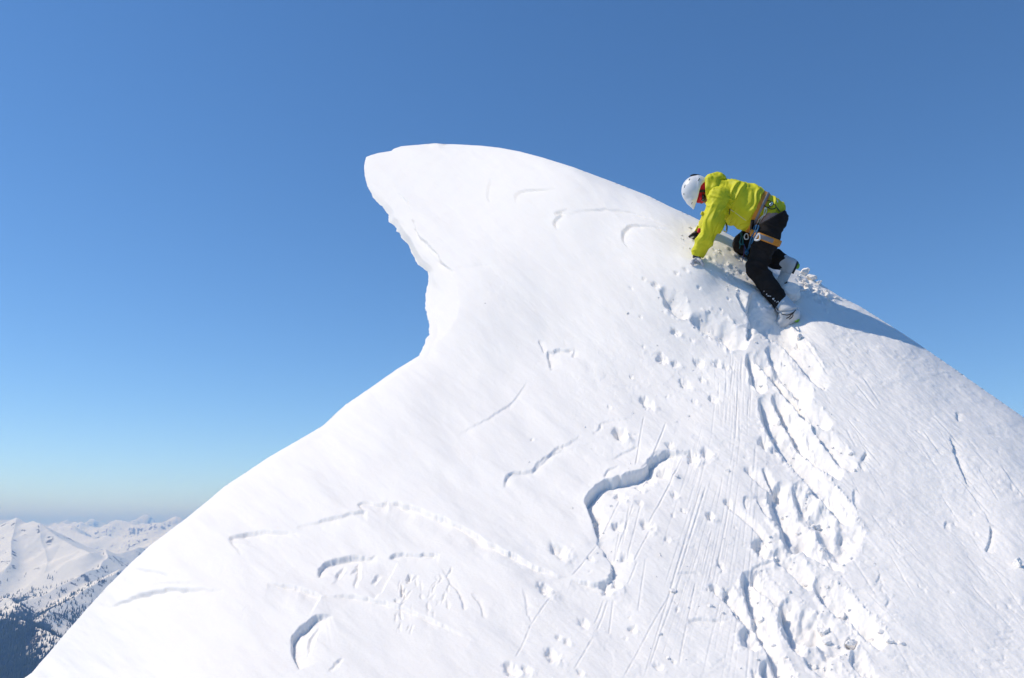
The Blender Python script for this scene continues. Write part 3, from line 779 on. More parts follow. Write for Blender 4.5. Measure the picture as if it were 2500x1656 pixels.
# the far woods: one mass of conifers
def build_forest(count=42000):
    a = RNG.uniform(-36.5, -21.0, count * 6); dd = np.exp(RNG.uniform(math.log(3400), math.log(8600), count * 6))
    ai = np.interp(a, az, np.arange(len(az))); di = np.interp(dd, dist, np.arange(len(dist)))
    ii = di.astype(int); jj = ai.astype(int)
    p = forest[ii, jj]
    scat = np.clip((tl_alt[ii, jj] + 210 + 260 * fn2[ii, jj]) - TZ[ii, jj], 0, 260) / 260 * 0.16
    keep = RNG.uniform(0, 1, len(a)) < np.maximum(p * 0.75, scat)
    a, dd, ii, jj = a[keep][:count], dd[keep][:count], ii[keep][:count], jj[keep][:count]
    x = np.sin(np.radians(a)) * dd; y = np.cos(np.radians(a)) * dd
    z = terrain_z(x, y) - 2
    hgt = RNG.uniform(13, 30, len(a)); rad = hgt * RNG.uniform(.13, .2, len(a))
    ph = RNG.uniform(0, 6.28, len(a))
    vs = []
    for k in range(5):
        an = ph + k * 2 * math.pi / 5
        vs.append(np.stack([x + rad * np.cos(an), y + rad * np.sin(an), z], -1))
    vs.append(np.stack([x, y, z + hgt], -1))
    V = np.stack(vs, 1)
    base = (np.arange(len(a)) * 6)[:, None, None]
    tri = np.array([[k, (k + 1) % 5, 5] for k in range(5)])[None]
    return mesh_np("forest", V.reshape(-1, 3), None, (base + tri).reshape(-1, 3), smooth=False)
M_TREE = mat("conifer_needles", (0.018, 0.03, 0.022), 0.9, spec=0.1, noise=(0.01, 0.4))
tag(obj("forest", build_forest(), M_TREE), "dark conifer forest on the far valley sides", "forest", kind="stuff")

# the air between
def haze_box():
    x0, x1, y0, y1, z0, z1 = -62000, 62000, -62000, 62000, -1700, 900
    v = [(x, y, z) for z in (z0, z1) for y in (y0, y1) for x in (x0, x1)]
    f = [(0, 2, 3, 1), (4, 5, 7, 6), (0, 1, 5, 4), (2, 6, 7, 3), (0, 4, 6, 2), (1, 3, 7, 5)]
    me = bpy.data.meshes.new("haze"); me.from_pydata(v, [], f); me.update()
    m = bpy.data.materials.new("haze_air"); m.use_nodes = True
    nt = m.node_tree; nt.nodes.clear()
    o = nt.nodes.new("ShaderNodeOutputMaterial"); pv = nt.nodes.new("ShaderNodeVolumePrincipled")
    pv.inputs["Color"].default_value = (0.28, 0.54, 1.0, 1)
    pv.inputs["Absorption Color"].default_value = (0.62, 0.68, 1, 1)
    pv.inputs["Density"].default_value = 8.2e-5
    pv.inputs["Anisotropy"].default_value = 0.0
    nt.links.new(pv.outputs[0], o.inputs["Volume"])
    return tag(obj("haze", me, m), "thin blue haze in the air of the valleys", "haze", kind="stuff")
haze_box()

# ------------------------------------------------------------------ signed-distance modelling for the climber
def snet(f, lo, hi, h):
    """surface nets: mesh of f = 0 between lo and hi (camera space); coarse blocks skip empty space"""
    lo = np.asarray(lo, float); n = np.ceil((np.asarray(hi, float) - lo) / h / 8).astype(int) * 8
    bc = [lo[a] + (np.arange(n[a] // 8) * 8 + 4) * h for a in range(3)]
    B = np.stack(np.meshgrid(*bc, indexing='ij'), -1)
    fb = f(B.reshape(-1, 3)).reshape(B.shape[:3])
    V = np.repeat(np.repeat(np.repeat(fb, 8, 0), 8, 1), 8, 2).astype(np.float32)
    near = np.abs(fb) < h * 4 * 1.732 * 1.9 + 0.02
    m = np.repeat(np.repeat(np.repeat(near, 8, 0), 8, 1), 8, 2)
    I = np.argwhere(m)
    for s in range(0, len(I), 300000):
        k = I[s:s + 300000]
        V[k[:, 0], k[:, 1], k[:, 2]] = f(lo + k * h)
    ins = V < 0
    cs = sum(ins[i:n[0] - 1 + i, j:n[1] - 1 + j, k:n[2] - 1 + k].astype(np.int8) for i in (0, 1) for j in (0, 1) for k in (0, 1))
    C = np.argwhere((cs > 0) & (cs < 8))
    vid = -np.ones(cs.shape, np.int64); vid[C[:, 0], C[:, 1], C[:, 2]] = np.arange(len(C))
    acc = np.zeros((len(C), 3)); cnt = np.zeros(len(C))
    cor = [(i, j, k) for i in (0, 1) for j in (0, 1) for k in (0, 1)]
    val = {c: V[C[:, 0] + c[0], C[:, 1] + c[1], C[:, 2] + c[2]] for c in cor}
    for c in cor:
        for a in range(3):
            if c[a] == 0:
                d = tuple(c[q] + (q == a) for q in range(3))
                v0, v1 = val[c], val[d]
                x = (v0 < 0) != (v1 < 0)
                t = np.where(x, v0 / (v0 - v1 + 1e-12), 0)
                pt = np.tile(np.array(c, float), (len(C), 1)); pt[:, a] = t
                acc += np.where(x[:, None], pt, 0); cnt += x
    verts = lo + (C + acc / np.maximum(cnt, 1)[:, None]) * h
    quads = []
    for a in range(3):
        b, c = (a + 1) % 3, (a + 2) % 3
        sl0 = [slice(0, None)] * 3; sl1 = [slice(0, None)] * 3
        sl0[a] = slice(0, -1); sl1[a] = slice(1, None)
        x = ins[tuple(sl0)] != ins[tuple(sl1)]
        E = np.argwhere(x)
        E = E[(E[:, b] > 0) & (E[:, c] > 0) & (E[:, b] < n[b] - 1) & (E[:, c] < n[c] - 1)]
        eb = np.zeros(3, int); eb[b] = 1
        ec = np.zeros(3, int); ec[c] = 1
        g = lambda o: vid[tuple((E + o).T)]
        qd = np.stack([g(-eb - ec), g(-ec), g(0 * eb), g(-eb)], -1)
        flip = ~ins[tuple(E.T)]
        qd[flip] = qd[flip][:, ::-1]
        quads.append(qd[(qd >= 0).all(1)])
    return verts, np.concatenate(quads)

def cap(p, a, b, ra, rb=None, zs=1.0):
    """tapered capsule; zs > 1 widens it across the body (along the depth axis)"""
    rb = ra if rb is None else rb
    a = np.asarray(a, float); b = np.asarray(b, float)
    sc = np.array([1, 1, 1 / zs])
    q = (p - a) * sc; ab = (b - a) * sc
    t = np.clip(q @ ab / (ab @ ab), 0, 1)
    return np.linalg.norm(q - t[:, None] * ab, axis=1) - (ra + (rb - ra) * t)

def ell(p, c, r):
    q = (p - np.asarray(c)) / np.asarray(r)
    k = np.linalg.norm(q, axis=1)
    return (k - 1) * np.min(r) * np.clip(k, 0.4, 1.5) ** 0

def smin(a, b, k):
    h = np.clip(0.5 + 0.5 * (b - a) / k, 0, 1)
    return b * (1 - h) + a * h - k * h * (1 - h)

def chain(p, pts, k=0.03, zs=1.0):
    """pts: list of (x, y, d, r) in drawing pixels / metres of depth / pixels"""
    d = None
    for i in range(len(pts) - 1):
        a, b = pts[i], pts[i + 1]
        c = cap(p, cx1(*a[:3]), cx1(*b[:3]), a[3] * PXM, b[3] * PXM, zs)
        d = c if d is None else smin(d, c, k)
    return d

def halfplane(p, a, b, d=7.2):
    """signed distance to the line a->b seen in the drawing; + on its right-hand side (image)"""
    A = px(1600 + a[0] * .28055, 380 + a[1] * .28061, d); B = px(1600 + b[0] * .28055, 380 + b[1] * .28061, d)
    # compare in the projected plane
    X = p[:, 0] / p[:, 2] * d; Y = p[:, 1] / p[:, 2] * d
    ux, uy = B[0] - A[0], B[1] - A[1]; L = math.hypot(ux, uy)
    return ((Y - A[1]) * ux - (X - A[0]) * uy) / L * -1

def drape(f, x, y, off=0.003, d0=6.6, d1=8.2):
    d = d0 + YAW * (x - 600)
    for _ in range(60):
        v = float(f(cx1(x, y, d)[None])[0])
        if v < 0.0008 or d > d1 + YAW * (x - 600): break
        d += max(v * 0.7, 0.0008)
    return cx1(x, y, d - off)

def tube_pts(pts, r, n=8, closed=False, smooth=4):
    """round tube along camera-space points"""
    pts = np.asarray(pts, float)
    if smooth and len(pts) > 2:
        P3 = np.vstack([pts[-1], pts, pts[0], pts[1]]) if closed else np.vstack([2 * pts[0] - pts[1], pts, 2 * pts[-1] - pts[-2]])
        out = []
        for i in range(1, len(P3) - 2):
            for k in range(smooth):
                t = k / smooth
                out.append(0.5 * (2 * P3[i] + (P3[i + 1] - P3[i - 1]) * t + (2 * P3[i - 1] - 5 * P3[i] + 4 * P3[i + 1] - P3[i + 2]) * t * t + (3 * P3[i] - P3[i - 1] - 3 * P3[i + 1] + P3[i + 2]) * t ** 3))
        if not closed: out.append(pts[-1])
        pts = np.array(out)
    m = len(pts)
    rr = np.full(m, r) if np.isscalar(r) else np.interp(np.linspace(0, 1, m), np.linspace(0, 1, len(r)), r)
    T = np.gradient(pts, axis=0) if not closed else np.roll(pts, -1, 0) - np.roll(pts, 1, 0)
    T /= np.linalg.norm(T, axis=1, keepdims=True) + 1e-12
    ref = np.array([0.31, 0.2, -0.93])
    A = np.cross(T, ref); A /= np.linalg.norm(A, axis=1, keepdims=True) + 1e-12
    Bv = np.cross(T, A)
    an = np.linspace(0, 2 * math.pi, n, endpoint=False)
    V = pts[:, None] + rr[:, None, None] * (A[:, None] * np.cos(an)[None, :, None] + Bv[:, None] * np.sin(an)[None, :, None])
    ix = np.arange(m * n).reshape(m, n)
    nx = np.roll(ix, -1, 1)
    if closed:
        q = np.stack([ix, nx, np.roll(nx, -1, 0), np.roll(ix, -1, 0)], -1).reshape(-1, 4)
        return V.reshape(-1, 3), q, []
    q = np.stack([ix[:-1], nx[:-1], nx[1:], ix[1:]], -1).reshape(-1, 4)
    V = np.vstack([V.reshape(-1, 3), pts[0], pts[-1]])
    t = [[ix[0, (k + 1) % n], ix[0, k], m * n] for k in range(n)] + [[ix[-1, k], ix[-1, (k + 1) % n], m * n + 1] for k in range(n)]
    return V, q, t

def join(parts):
    V, Q, T, o = [], [], [], 0
    for v, q, t in parts:
        V.append(v); Q.append(np.asarray(q, int).reshape(-1, 4) + o); T.append(np.asarray(t, int).reshape(-1, 3) + o); o += len(v)
    return np.vstack(V), np.vstack(Q), np.vstack(T)

def build(name, geo, material, parent=None, base=None, smooth=True):
    """geo = (camera-space verts, quads[, tris]); base = world origin shared by a thing and its parts"""
    v = cam2w(geo[0]) - base
    me = mesh_np(name, v, geo[1], geo[2] if len(geo) > 2 and len(geo[2]) else None, smooth)
    o = obj(name, me, material, parent)
    if parent is None:
        o.location = base
    return o

def bounds(pts, pad):
    c = np.array([cx1(*p) for p in pts]); return c.min(0) - pad, c.max(0) + pad

# ---- clothes
def folds(p, axis_px, amp, seed, s1=0.036, s2=0.17):
    """creases that run across the direction axis_px"""
    ax = np.array([axis_px[0], -axis_px[1], 0.0]); ax /= np.linalg.norm(ax)
    pr = np.array([-ax[1], ax[0], 0])
    q = np.stack([(p @ ax) / s1, (p @ pr) / s2, p[:, 2] / s2], -1)
    q[:, 0] += 1.2 * vnoise3(p / 0.13, seed + 5)
    n = vnoise3(q, seed)
    n2 = vnoise3(q * np.array([2.1, 1.6, 1.6]) + 7.7, seed + 2)
    rid = lambda v: np.clip(1 - np.abs(v) * 4.5, 0, 1) ** 1.6 * 2 - 0.6
    return -amp * rid(n) - amp * 0.5 * rid(n2) + amp * 0.9 * vnoise3(p / 0.1, seed + 9)

TORSO = [(590, 345, 7.24, 138), (720, 405, 7.24, 170), (850, 475, 7.24, 172), (960, 505, 7.24, 142), (1010, 505, 7.24, 112)]
ARM_N = [(562, 372, 7.07, 104), (503, 590, 6.99, 78), (428, 740, 6.99, 60), (364, 862, 7.03, 47)]
ARM_F = [(560, 350, 7.44, 92), (470, 560, 7.51, 70), (388, 668, 7.46, 46)]

def f_jacket_raw(p):
    t = chain(p, TORSO, 0.05, 1.22)
    belly = cap(p, cx1(640, 480, 7.24), cx1(835, 575, 7.24), 95 * PXM, 72 * PXM, 1.25)
    t = smin(t, belly, 0.06)
    neck = cap(p, cx1(610, 345, 7.24), cx1(530, 355, 7.24), 90 * PXM, 62 * PXM, 1.15)
    t = smin(t, neck, 0.05)
    a = chain(p, ARM_N, 0.05)
    t = smin(t, a, 0.035)
    b = chain(p, ARM_F, 0.05)
    return smin(t, b, 0.035)

def f_jacket(p):
    d = f_jacket_raw(p)
    arm = np.clip((cap(p, cx1(565, 372, 7.07), cx1(366, 862, 7.03), .0) - 0.09) / 0.05, 0, 1)
    fo = folds(p, (0.90, 0.42), 0.0085, 3, 0.056, 0.28) * arm + folds(p, (-0.5, 0.87), 0.0085, 13, 0.064, 0.18) * (1 - arm)
    d = d + fo * np.clip((0.08 - np.abs(d)) / 0.06, 0, 1)
    # cinched by the waist belt
    w = slab_belt(p)
    d = d + 0.016 * np.exp(-(w / 0.035) ** 2)
    X = (p[:, 0] / p[:, 2] * FPX + 1250 - 1600) / 0.28055
    hem = np.maximum(halfplane(p, (925, 592), (1120, 492)), halfplane(p, (818, 652), (925, 592)))
    d = np.where(X > 600, np.maximum(d, hem), d)
    cuff = halfplane(p, (300, 858), (414, 893))
    d = np.where((X < 480) & (p[:, 2] + YAW * (X - 600) < 7.27), np.maximum(d, cuff), d)
    return d

def slab_belt(p):
    return halfplane(p, (852, 572), (957, 345))

LEG_N = [(1000, 565, 7.13, 128), (960, 720, 7.08, 112), (876, 985, 7.03, 80), (985, 1132, 7.03, 76), (1092, 1287, 7.02, 64)]
LEG_F = [(990, 570, 7.36, 118), (880, 690, 7.38, 110), (772, 772, 7.38, 88), (900, 850, 7.40, 74), (1040, 898, 7.41, 78), (1128, 935, 7.41, 68)]

def f_pants_raw(p):
    hip = cap(p, cx1(1035, 545, 7.12), cx1(1035, 545, 7.37), 106 * PXM)
    hip = smin(hip, cap(p, cx1(940, 540, 7.15), cx1(940, 540, 7.35), 96 * PXM), 0.05)
    n = chain(p, LEG_N, 0.03); f = chain(p, LEG_F, 0.03)
    return smin(smin(hip, n, 0.04), f, 0.03)

def f_pants(p):
    d = f_pants_raw(p)
    fo = folds(p, (-0.35, 0.93), 0.0062, 23, 0.075, 0.24)
    d = d + fo * np.clip((0.08 - np.abs(d)) / 0.06, 0, 1)
    X = (p[:, 0] / p[:, 2] * FPX + 1250 - 1600) / 0.28055
    top = np.minimum(halfplane(p, (1120, 486), (925, 586)), halfplane(p, (925, 586), (818, 646)))
    d = np.where(X > 800, np.maximum(d, top), d)
    near = p[:, 2] + YAW * (X - 600) < 7.22
    return np.where(near, np.maximum(d, halfplane(p, (1032, 1330), (1160, 1262))), np.maximum(d, halfplane(p, (1080, 1010), (1192, 885))))

def f_hood(p):
    d = chain(p, [(478, 205, 7.24, 52), (545, 205, 7.24, 52), (570, 215, 7.24, 40)], 0.03, 1.9)
    d = smin(d, chain(p, [(470, 215, 7.13, 40), (470, 300, 7.10, 38), (466, 372, 7.10, 20)], 0.03), 0.03)
    d = smin(d, chain(p, [(520, 215, 7.13, 40), (520, 290, 7.10, 34), (485, 360, 7.10, 20)], 0.03), 0.03)
    d = smin(d, chain(p, [(470, 215, 7.35, 40), (470, 300, 7.38, 38), (466, 372, 7.38, 20)], 0.03), 0.03)
    d = d + 0.006 * vnoise3(p / 0.045, 5) * 2 + 0.004 * (1 - np.abs(vnoise3(p / np.array([.03, .09, .06]), 8)) * 4)
    return np.maximum(d, halfplane(p, (436, 320), (428, 150)) * -1)

# ---- head frame: lateral (towards the camera), forward (towards the face), up (crown)
HC = cx1(398, 302, 7.23)
HU = np.array([-1.0, -0.04, 0.02]); HU /= np.linalg.norm(HU)
HF = np.array([-0.03, -1.0, -0.10]); HF -= HU * (HF @ HU); HF /= np.linalg.norm(HF)
HL = np.cross(HF, HU); HL *= -1 if HL[2] > 0 else 1
def to_head(p):
    q = p - HC
    return np.stack([q @ HL, q @ HF, q @ HU], -1)

def f_head(p):
    q = to_head(p)
    a = np.abs(q[:, 0]); m = np.stack([a, q[:, 1], q[:, 2]], -1)
    d = ell(q, (0, -.012, .03), (.077, .098, .088))
    d = smin(d, ell(q, (0, .028, -.058), (.056, .064, .062)), 0.03)
    d = smin(d, ell(m, (.03, .07, -.03), (.026, .024, .024)), 0.02)            # cheekbones
    d = smin(d, ell(q, (0, .082, .022), (.045, .016, .012)), 0.018)            # brow
    d = smin(d, np.linalg.norm(q - np.array([0, .082, -.1]), axis=1) - .018, 0.02)      # chin
    n = q - np.array([0, .09, .004]); ab = np.array([0, .024, -.04]); t = np.clip(n @ ab / (ab @ ab), 0, 1)
    d = smin(d, np.linalg.norm(n - t[:, None] * ab, axis=1) - (.009 + .006 * t), 0.01)  # nose
    d = smin(d, ell(q, (0, .092, -.064), (.024, .009, .006)), 0.006)           # lips
    d = smin(d, ell(q, (0, .090, -.076), (.020, .010, .006)), 0.006)
    d = np.maximum(d, -(ell(m, (.032, .101, -.004), (.016, .012, .009))))       # eye sockets
    d = smin(d, ell(m, (.079, -.008, -.012), (.008, .02, .032)), 0.008)        # ears
    return d

def f_body(p):
    d = f_head(p)
    d = smin(d, cap(p, HC - HU * 0.07 - HF * 0.015, cx1(560, 340, 7.24), .056, .07), 0.03)
    t = chain(p, [(590, 345, 7.24, 95), (720, 405, 7.24, 125), (850, 475, 7.24, 125), (985, 530, 7.24, 90)], 0.05, 1.22)
    d = smin(d, t, 0.05)
    d = smin(d, chain(p, [(565, 372, 7.07, 62), (505, 590, 6.99, 46), (366, 862, 7.03, 24), (358, 900, 7.03, 20)], 0.03), 0.03)
    d = smin(d, chain(p, [(560, 350, 7.44, 62), (470, 560, 7.55, 46), (388, 668, 7.52, 30), (350, 690, 7.50, 25)], 0.03), 0.03)
    d = smin(d, chain(p, [(1000, 565, 7.14, 90), (885, 985, 7.05, 48), (1105, 1300, 7.02, 26), (1170, 1385, 7.0, 26), (1115, 1430, 7.0, 22)], 0.03), 0.03)
    d = smin(d, chain(p, [(990, 570, 7.36, 90), (772, 772, 7.38, 58), (1128, 935, 7.41, 40), (1185, 960, 7.41, 32), (1110, 1080, 7.40, 26)], 0.03), 0.03)
    return d

def f_hat(p):
    q = to_head(p)
    d = f_head(p) - 0.010
    d = np.maximum(d, np.minimum(q[:, 1] - 0.044, -0.010 - q[:, 2]))
    d = np.maximum(d, -0.105 - q[:, 2])
    return d

def f_helmet(p):
    q = to_head(p)
    o = ell(q, (0, .002, .045), (.118, .142, .137))
    bx = q - np.array([0, .105, .095]); ab = np.array([0, .060, -.013]); t = np.clip(bx @ ab / (ab @ ab), 0, 1)
    br = bx - t[:, None] * ab; br[:, 0] *= 0.42
    o = smin(o, np.linalg.norm(br, axis=1) - (.034 - .024 * t), 0.03)
    # raised rear half, as two moulded pieces
    step = 0.0045 * (1 / (1 + np.exp(-(q[:, 1] * 0.15 - (q[:, 2] - .058)) / 0.0035)))
    o = o + 0.0045 - step
    inner = o + 0.014
    g = np.interp(q[:, 1], [-.13, -.066, -.04, -.012, .04, .093, .17], [-.062, -.040, -.004, .024, .042, .054, .074])
    rim = (g - q[:, 2]) * 0.85
    return np.maximum(np.maximum(o, -inner), rim)

def head_pt(l, f, u):
    return HC + HL * l + HF * f + HU * u

def ico(r, sub=3, seed=0, rough=0.2, squash=(1, 1, 1), freq=2.2, chip=0):
    """rough lump of snow"""
    t = (1 + 5 ** .5) / 2
    v = np.array([(-1, t, 0), (1, t, 0), (-1, -t, 0), (1, -t, 0), (0, -1, t), (0, 1, t), (0, -1, -t), (0, 1, -t), (t, 0, -1), (t, 0, 1), (-t, 0, -1), (-t, 0, 1)], float)
    f = [(0, 11, 5), (0, 5, 1), (0, 1, 7), (0, 7, 10), (0, 10, 11), (1, 5, 9), (5, 11, 4), (11, 10, 2), (10, 7, 6), (7, 1, 8), (3, 9, 4), (3, 4, 2), (3, 2, 6), (3, 6, 8), (3, 8, 9), (4, 9, 5), (2, 4, 11), (6, 2, 10), (8, 6, 7), (9, 8, 1)]
    v /= np.linalg.norm(v[0]); v = [tuple(x) for x in v]
    for _ in range(sub):
        cache = {}; nf = []
        def mid(a, b):
            k = (min(a, b), max(a, b))
            if k not in cache:
                m = np.array(v[a]) + np.array(v[b]); m /= np.linalg.norm(m); v.append(tuple(m)); cache[k] = len(v) - 1
            return cache[k]
        for a, b, c in f:
            x, y, z = mid(a, b), mid(b, c), mid(c, a)
            nf += [(a, x, z), (b, y, x), (c, z, y), (x, y, z)]
        f = nf
    V = np.array(v)
    if chip:
        rg = np.random.default_rng(seed + 900)
        for _ in range(chip):
            nn = rg.normal(size=3); nn /= np.linalg.norm(nn); k = rg.uniform(.45, .8)
            dd = V @ nn; V = V - np.clip(dd - k, 0, None)[:, None] * nn
    n = vnoise3(V * freq + seed * 3.7 + 50, seed) * 2 * rough + vnoise3(V * freq * 2.7 + seed + 80, seed + 3) * rough * 1.1 + vnoise3(V * freq * 6 + seed + 20, seed + 5) * rough * .5
    return V * (1 + n)[:, None] * r * np.array(squash), np.array(f)

# ---- the climber: body, clothes and equipment worn
BASE = cam2w(cx1(1130, 1450, 7.0))
ALL = [(220, 140, 6.8), (220, 140, 7.75), (1300, 1480, 6.8), (1300, 1480, 7.75)]
lo, hi = bounds(ALL, 0.05)
person = tag(build("person", snet(f_body, lo, hi, 0.008), M_SKIN, None, BASE),
             "climber in yellow-green jacket, black trousers and white helmet crouching on hands and feet", "person")
lo, hi = bounds([(280, 130, 6.8), (280, 130, 7.75), (1140, 940, 6.8), (1140, 940, 7.75)], 0.02)
jacket = build("jacket", snet(f_jacket, lo, hi, 0.0068), M_JACKET, person, BASE)
lo, hi = bounds([(400, 130, 6.9), (400, 130, 7.6), (660, 420, 6.9), (660, 420, 7.6)], 0.02)
build("hood", snet(f_hood, lo, hi, 0.006), M_JACKET, jacket, BASE)
lo, hi = bounds([(660, 420, 6.85), (660, 420, 7.65), (1210, 1360, 6.85), (1210, 1360, 7.65)], 0.03)
trousers = build("trousers", snet(f_pants, lo, hi, 0.0072), M_PANTS, person, BASE)
lo, hi = bounds([(200, 120, 7.0), (200, 120, 7.45), (520, 480, 7.0), (520, 480, 7.45)], 0.02)
helmet = build("helmet", snet(f_helmet, lo, hi, 0.0045), M_HELMET, person, BASE)
build("balaclava", snet(f_hat, lo, hi, 0.005), M_RED, person, BASE)
# white hem lining, zip and reflective seam on the jacket
hemline = [drape(f_jacket_raw, x, y, 0.009) for x, y in ((908, 594), (945, 585), (990, 565), (1040, 540), (1085, 515), (1108, 500))]
build("hem_lining", tube_pts(hemline, 0.007, 6), M_JLINE, jacket, BASE)
build("side_seam", tube_pts([drape(f_jacket, x, y, .0) for x, y in ((652, 470), (700, 500), (745, 535), (790, 566))], .0022, 6), M_JLINE, jacket, BASE)
build("pocket_zip", tube_pts([drape(f_jacket, x, y, 0.001) for x, y in ((648, 466), (646, 488), (643, 512))], 0.004, 6), M_BLACK, jacket, BASE)
# helmet vents, clip
vents = [(296, 210, 20, 9, -55), (378, 210, 26, 8, -58), (256, 268, 26, 7, -75), (248, 335, 16, 6, -88), (318, 414, 20, 5, -70)]
for x, y, L, w_, a in vents:
    ca, sa_ = math.cos(math.radians(a)), math.sin(math.radians(a))
    pts = [drape(f_helmet, x + ca * s, y + sa_ * s, -0.0005, 6.9, 7.6) for s in (-L / 2, 0, L / 2)]
    build("vent", tube_pts(pts, [0.0028, w_ * PXM * .45, 0.0028], 8), M_BLACK, helmet, BASE)
build("goggle_clip", tube_pts([head_pt(0, -.139, .09), head_pt(0, -.146, .055), head_pt(0, -.141, .005)], [.006, .009, .006], 8), M_BLACK, helmet, BASE)
# straps and sunglasses
def f_strap(p):
    q = to_head(p)
    return np.maximum(np.abs(f_hat_full(p) - 0.003) - 0.003, np.abs(q[:, 1] - 0.036 + 0.04 * (q[:, 2] + .03)) - 0.0105)
def f_hat_full(p):
    return f_head(p) - 0.011
def f_strap_cut(p):
    q = to_head(p)
    return np.maximum(f_strap(p), np.maximum(q[:, 2] - 0.035, -0.30 - q[:, 2]))
build("chin_strap", snet(f_strap_cut, lo, hi, 0.004), M_BLACK, helmet, BASE)
def f_glasses(p):
    q = to_head(p); m = np.stack([np.abs(q[:, 0]), q[:, 1], q[:, 2]], -1)
    d = ell(m, (.041, .100, -.006), (.027, .014, .022))
    d = smin(d, ell(m, (.066, .080, -.004), (.010, .022, .020)), .01)
    return d
gl = build("sunglasses", snet(f_glasses, lo, hi, 0.0035), M_LENS, person, BASE)
build("temple_arm", tube_pts([head_pt(.068, .08, .004), head_pt(.080, .04, .006), head_pt(.083, -.005, .006)], .003, 6), M_BLACK, gl, BASE)
# gloves with five separate fingers
def hand(name, wrist, palm, fingers, pr, fr, m):
    def f(p):
        d = cap(p, cx1(*wrist), cx1(*palm), pr * PXM * 0.8, pr * PXM, 1.25)
        for ch in fingers:
            e = None
            for i in range(len(ch) - 1):
                c = cap(p, cx1(*ch[i]), cx1(*ch[i + 1]), (fr - i) * PXM, (fr - i - 1) * PXM)
                e = c if e is None else smin(e, c, 0.004)
            d = smin(d, e, 0.007)
        return d + 0.002 * vnoise3(p / 0.02, 4)
    allp = [wrist, palm] + [q for ch in fingers for q in ch]
    lo, hi = bounds(allp, 0.06)
    return build(name, snet(f, lo, hi, 0.0032), m, person, BASE)
gl_n = hand("glove", (366, 872, 7.03), (358, 904, 7.03),
     [[(345, 905, 6.98), (328, 918, 6.965), (322, 936, 6.96), (324, 950, 6.965)],
      [(340, 908, 7.01), (322, 920, 7.00), (314, 938, 6.995), (315, 952, 7.0)],
      [(340, 910, 7.04), (324, 922, 7.04), (316, 938, 7.04), (318, 952, 7.045)],
      [(345, 912, 7.07), (332, 924, 7.075), (326, 938, 7.08), (327, 948, 7.085)],
      [(375, 905, 6.99), (398, 918, 6.97), (409, 938, 6.965), (414, 957, 6.97)]], 31, 13, M_GLOVE)
build("cuff", tube_pts([cx1(367, 855, 7.03), cx1(361, 880, 7.03), cx1(357, 897, 7.03)], [.038, .037, .034], 14, False, 2), M_BLACK, gl_n, BASE)
gl_f = hand("glove", (390, 678, 7.460), (352, 690, 7.440),
     [[(345, 682, 7.400), (322, 686, 7.385), (308, 697, 7.380), (298, 709, 7.385)],
      [(342, 684, 7.430), (318, 688, 7.420), (304, 698, 7.415), (295, 708, 7.420)],
      [(345, 688, 7.460), (322, 692, 7.460), (308, 700, 7.460), (300, 710, 7.465)],
      [(350, 694, 7.490), (330, 698, 7.495), (318, 705, 7.500), (310, 713, 7.500)],
      [(360, 705, 7.400), (345, 715, 7.380), (335, 722, 7.375), (326, 724, 7.375)]], 33, 12, M_BLACK)
build("cuff", tube_pts([cx1(384, 640, 7.41), cx1(380, 655, 7.40), cx1(376, 672, 7.40)], .016, 8), M_RED, gl_f, BASE)
# boots
def f_boot_n(p):
    d = cap(p, cx1(1102, 1275, 7.02), cx1(1150, 1352, 6.99), 66 * PXM, 78 * PXM)
    d = smin(d, cap(p, cx1(1190, 1385, 6.99), cx1(1108, 1452, 6.99), 66 * PXM, 52 * PXM), 0.03)
    d = d + 0.010 * np.exp(-(halfplane(p, (1062, 1372), (1215, 1338)) / 0.008) ** 2)
    return d + 0.0035 * vnoise3(p / 0.035, 3)
def f_boot_f(p):
    d = cap(p, cx1(1110, 930, 7.41), cx1(1168, 965, 7.41), 70 * PXM, 74 * PXM)
    d = smin(d, cap(p, cx1(1182, 965, 7.40), cx1(1098, 1098, 7.39), 58 * PXM, 44 * PXM), 0.03)
    d = d + 0.008 * np.exp(-(halfplane(p, (1092, 1000), (1180, 1040)) / 0.007) ** 2)
    return np.maximum(d, halfplane(p, (1122, 1148), (1236, 925)))
lo, hi = bounds([(1020, 1220, 6.85), (1020, 1220, 7.15), (1290, 1520, 6.85), (1290, 1520, 7.15)], 0.03)
bn = build("boot", snet(f_boot_n, lo, hi, 0.0045), M_BOOT, person, BASE)
for ln in ([(1066, 1368), (1100, 1378), (1150, 1388), (1188, 1372), (1222, 1345)], [(1175, 1384), (1196, 1376), (1214, 1352)], [(1140, 1418), (1165, 1405), (1182, 1390)], [(1165, 1425), (1188, 1408), (1200, 1385)], [(1052, 1325), (1066, 1345), (1064, 1372)]):
    build("buckle_strap", tube_pts([drape(f_boot_n, x, y, .001) for x, y in ln], .0042, 6), M_BLACK, bn, BASE)
build("heel", tube_pts([drape(f_boot_n, x, y, -.02) for x, y in ((1205, 1430), (1228, 1432), (1246, 1424))], [.014, .02, .014], 8), M_GREEN, bn, BASE)
lo, hi = bounds([(1010, 830, 7.2), (1010, 830, 7.6), (1300, 1200, 7.2), (1300, 1200, 7.6)], 0.03)
bf = build("boot", snet(f_boot_f, lo, hi, 0.0045), M_BOOT, person, BASE)
def f_sole(p):
    g = halfplane(p, (1122, 1148), (1236, 925))
    d = smin(cap(p, cx1(1182, 965, 7.40), cx1(1098, 1098, 7.39), 56 * PXM, 42 * PXM), cap(p, cx1(1195, 960, 7.40), cx1(1182, 965, 7.4), 50 * PXM), .02)
    h = halfplane(p, (1160, 1010), (1260, 1062))
    return np.maximum(np.maximum(d - 0.004, np.abs(g - 0.006) - 0.013), h)
build("sole", snet(f_sole, lo, hi, 0.004), M_BLACK, bf, BASE)
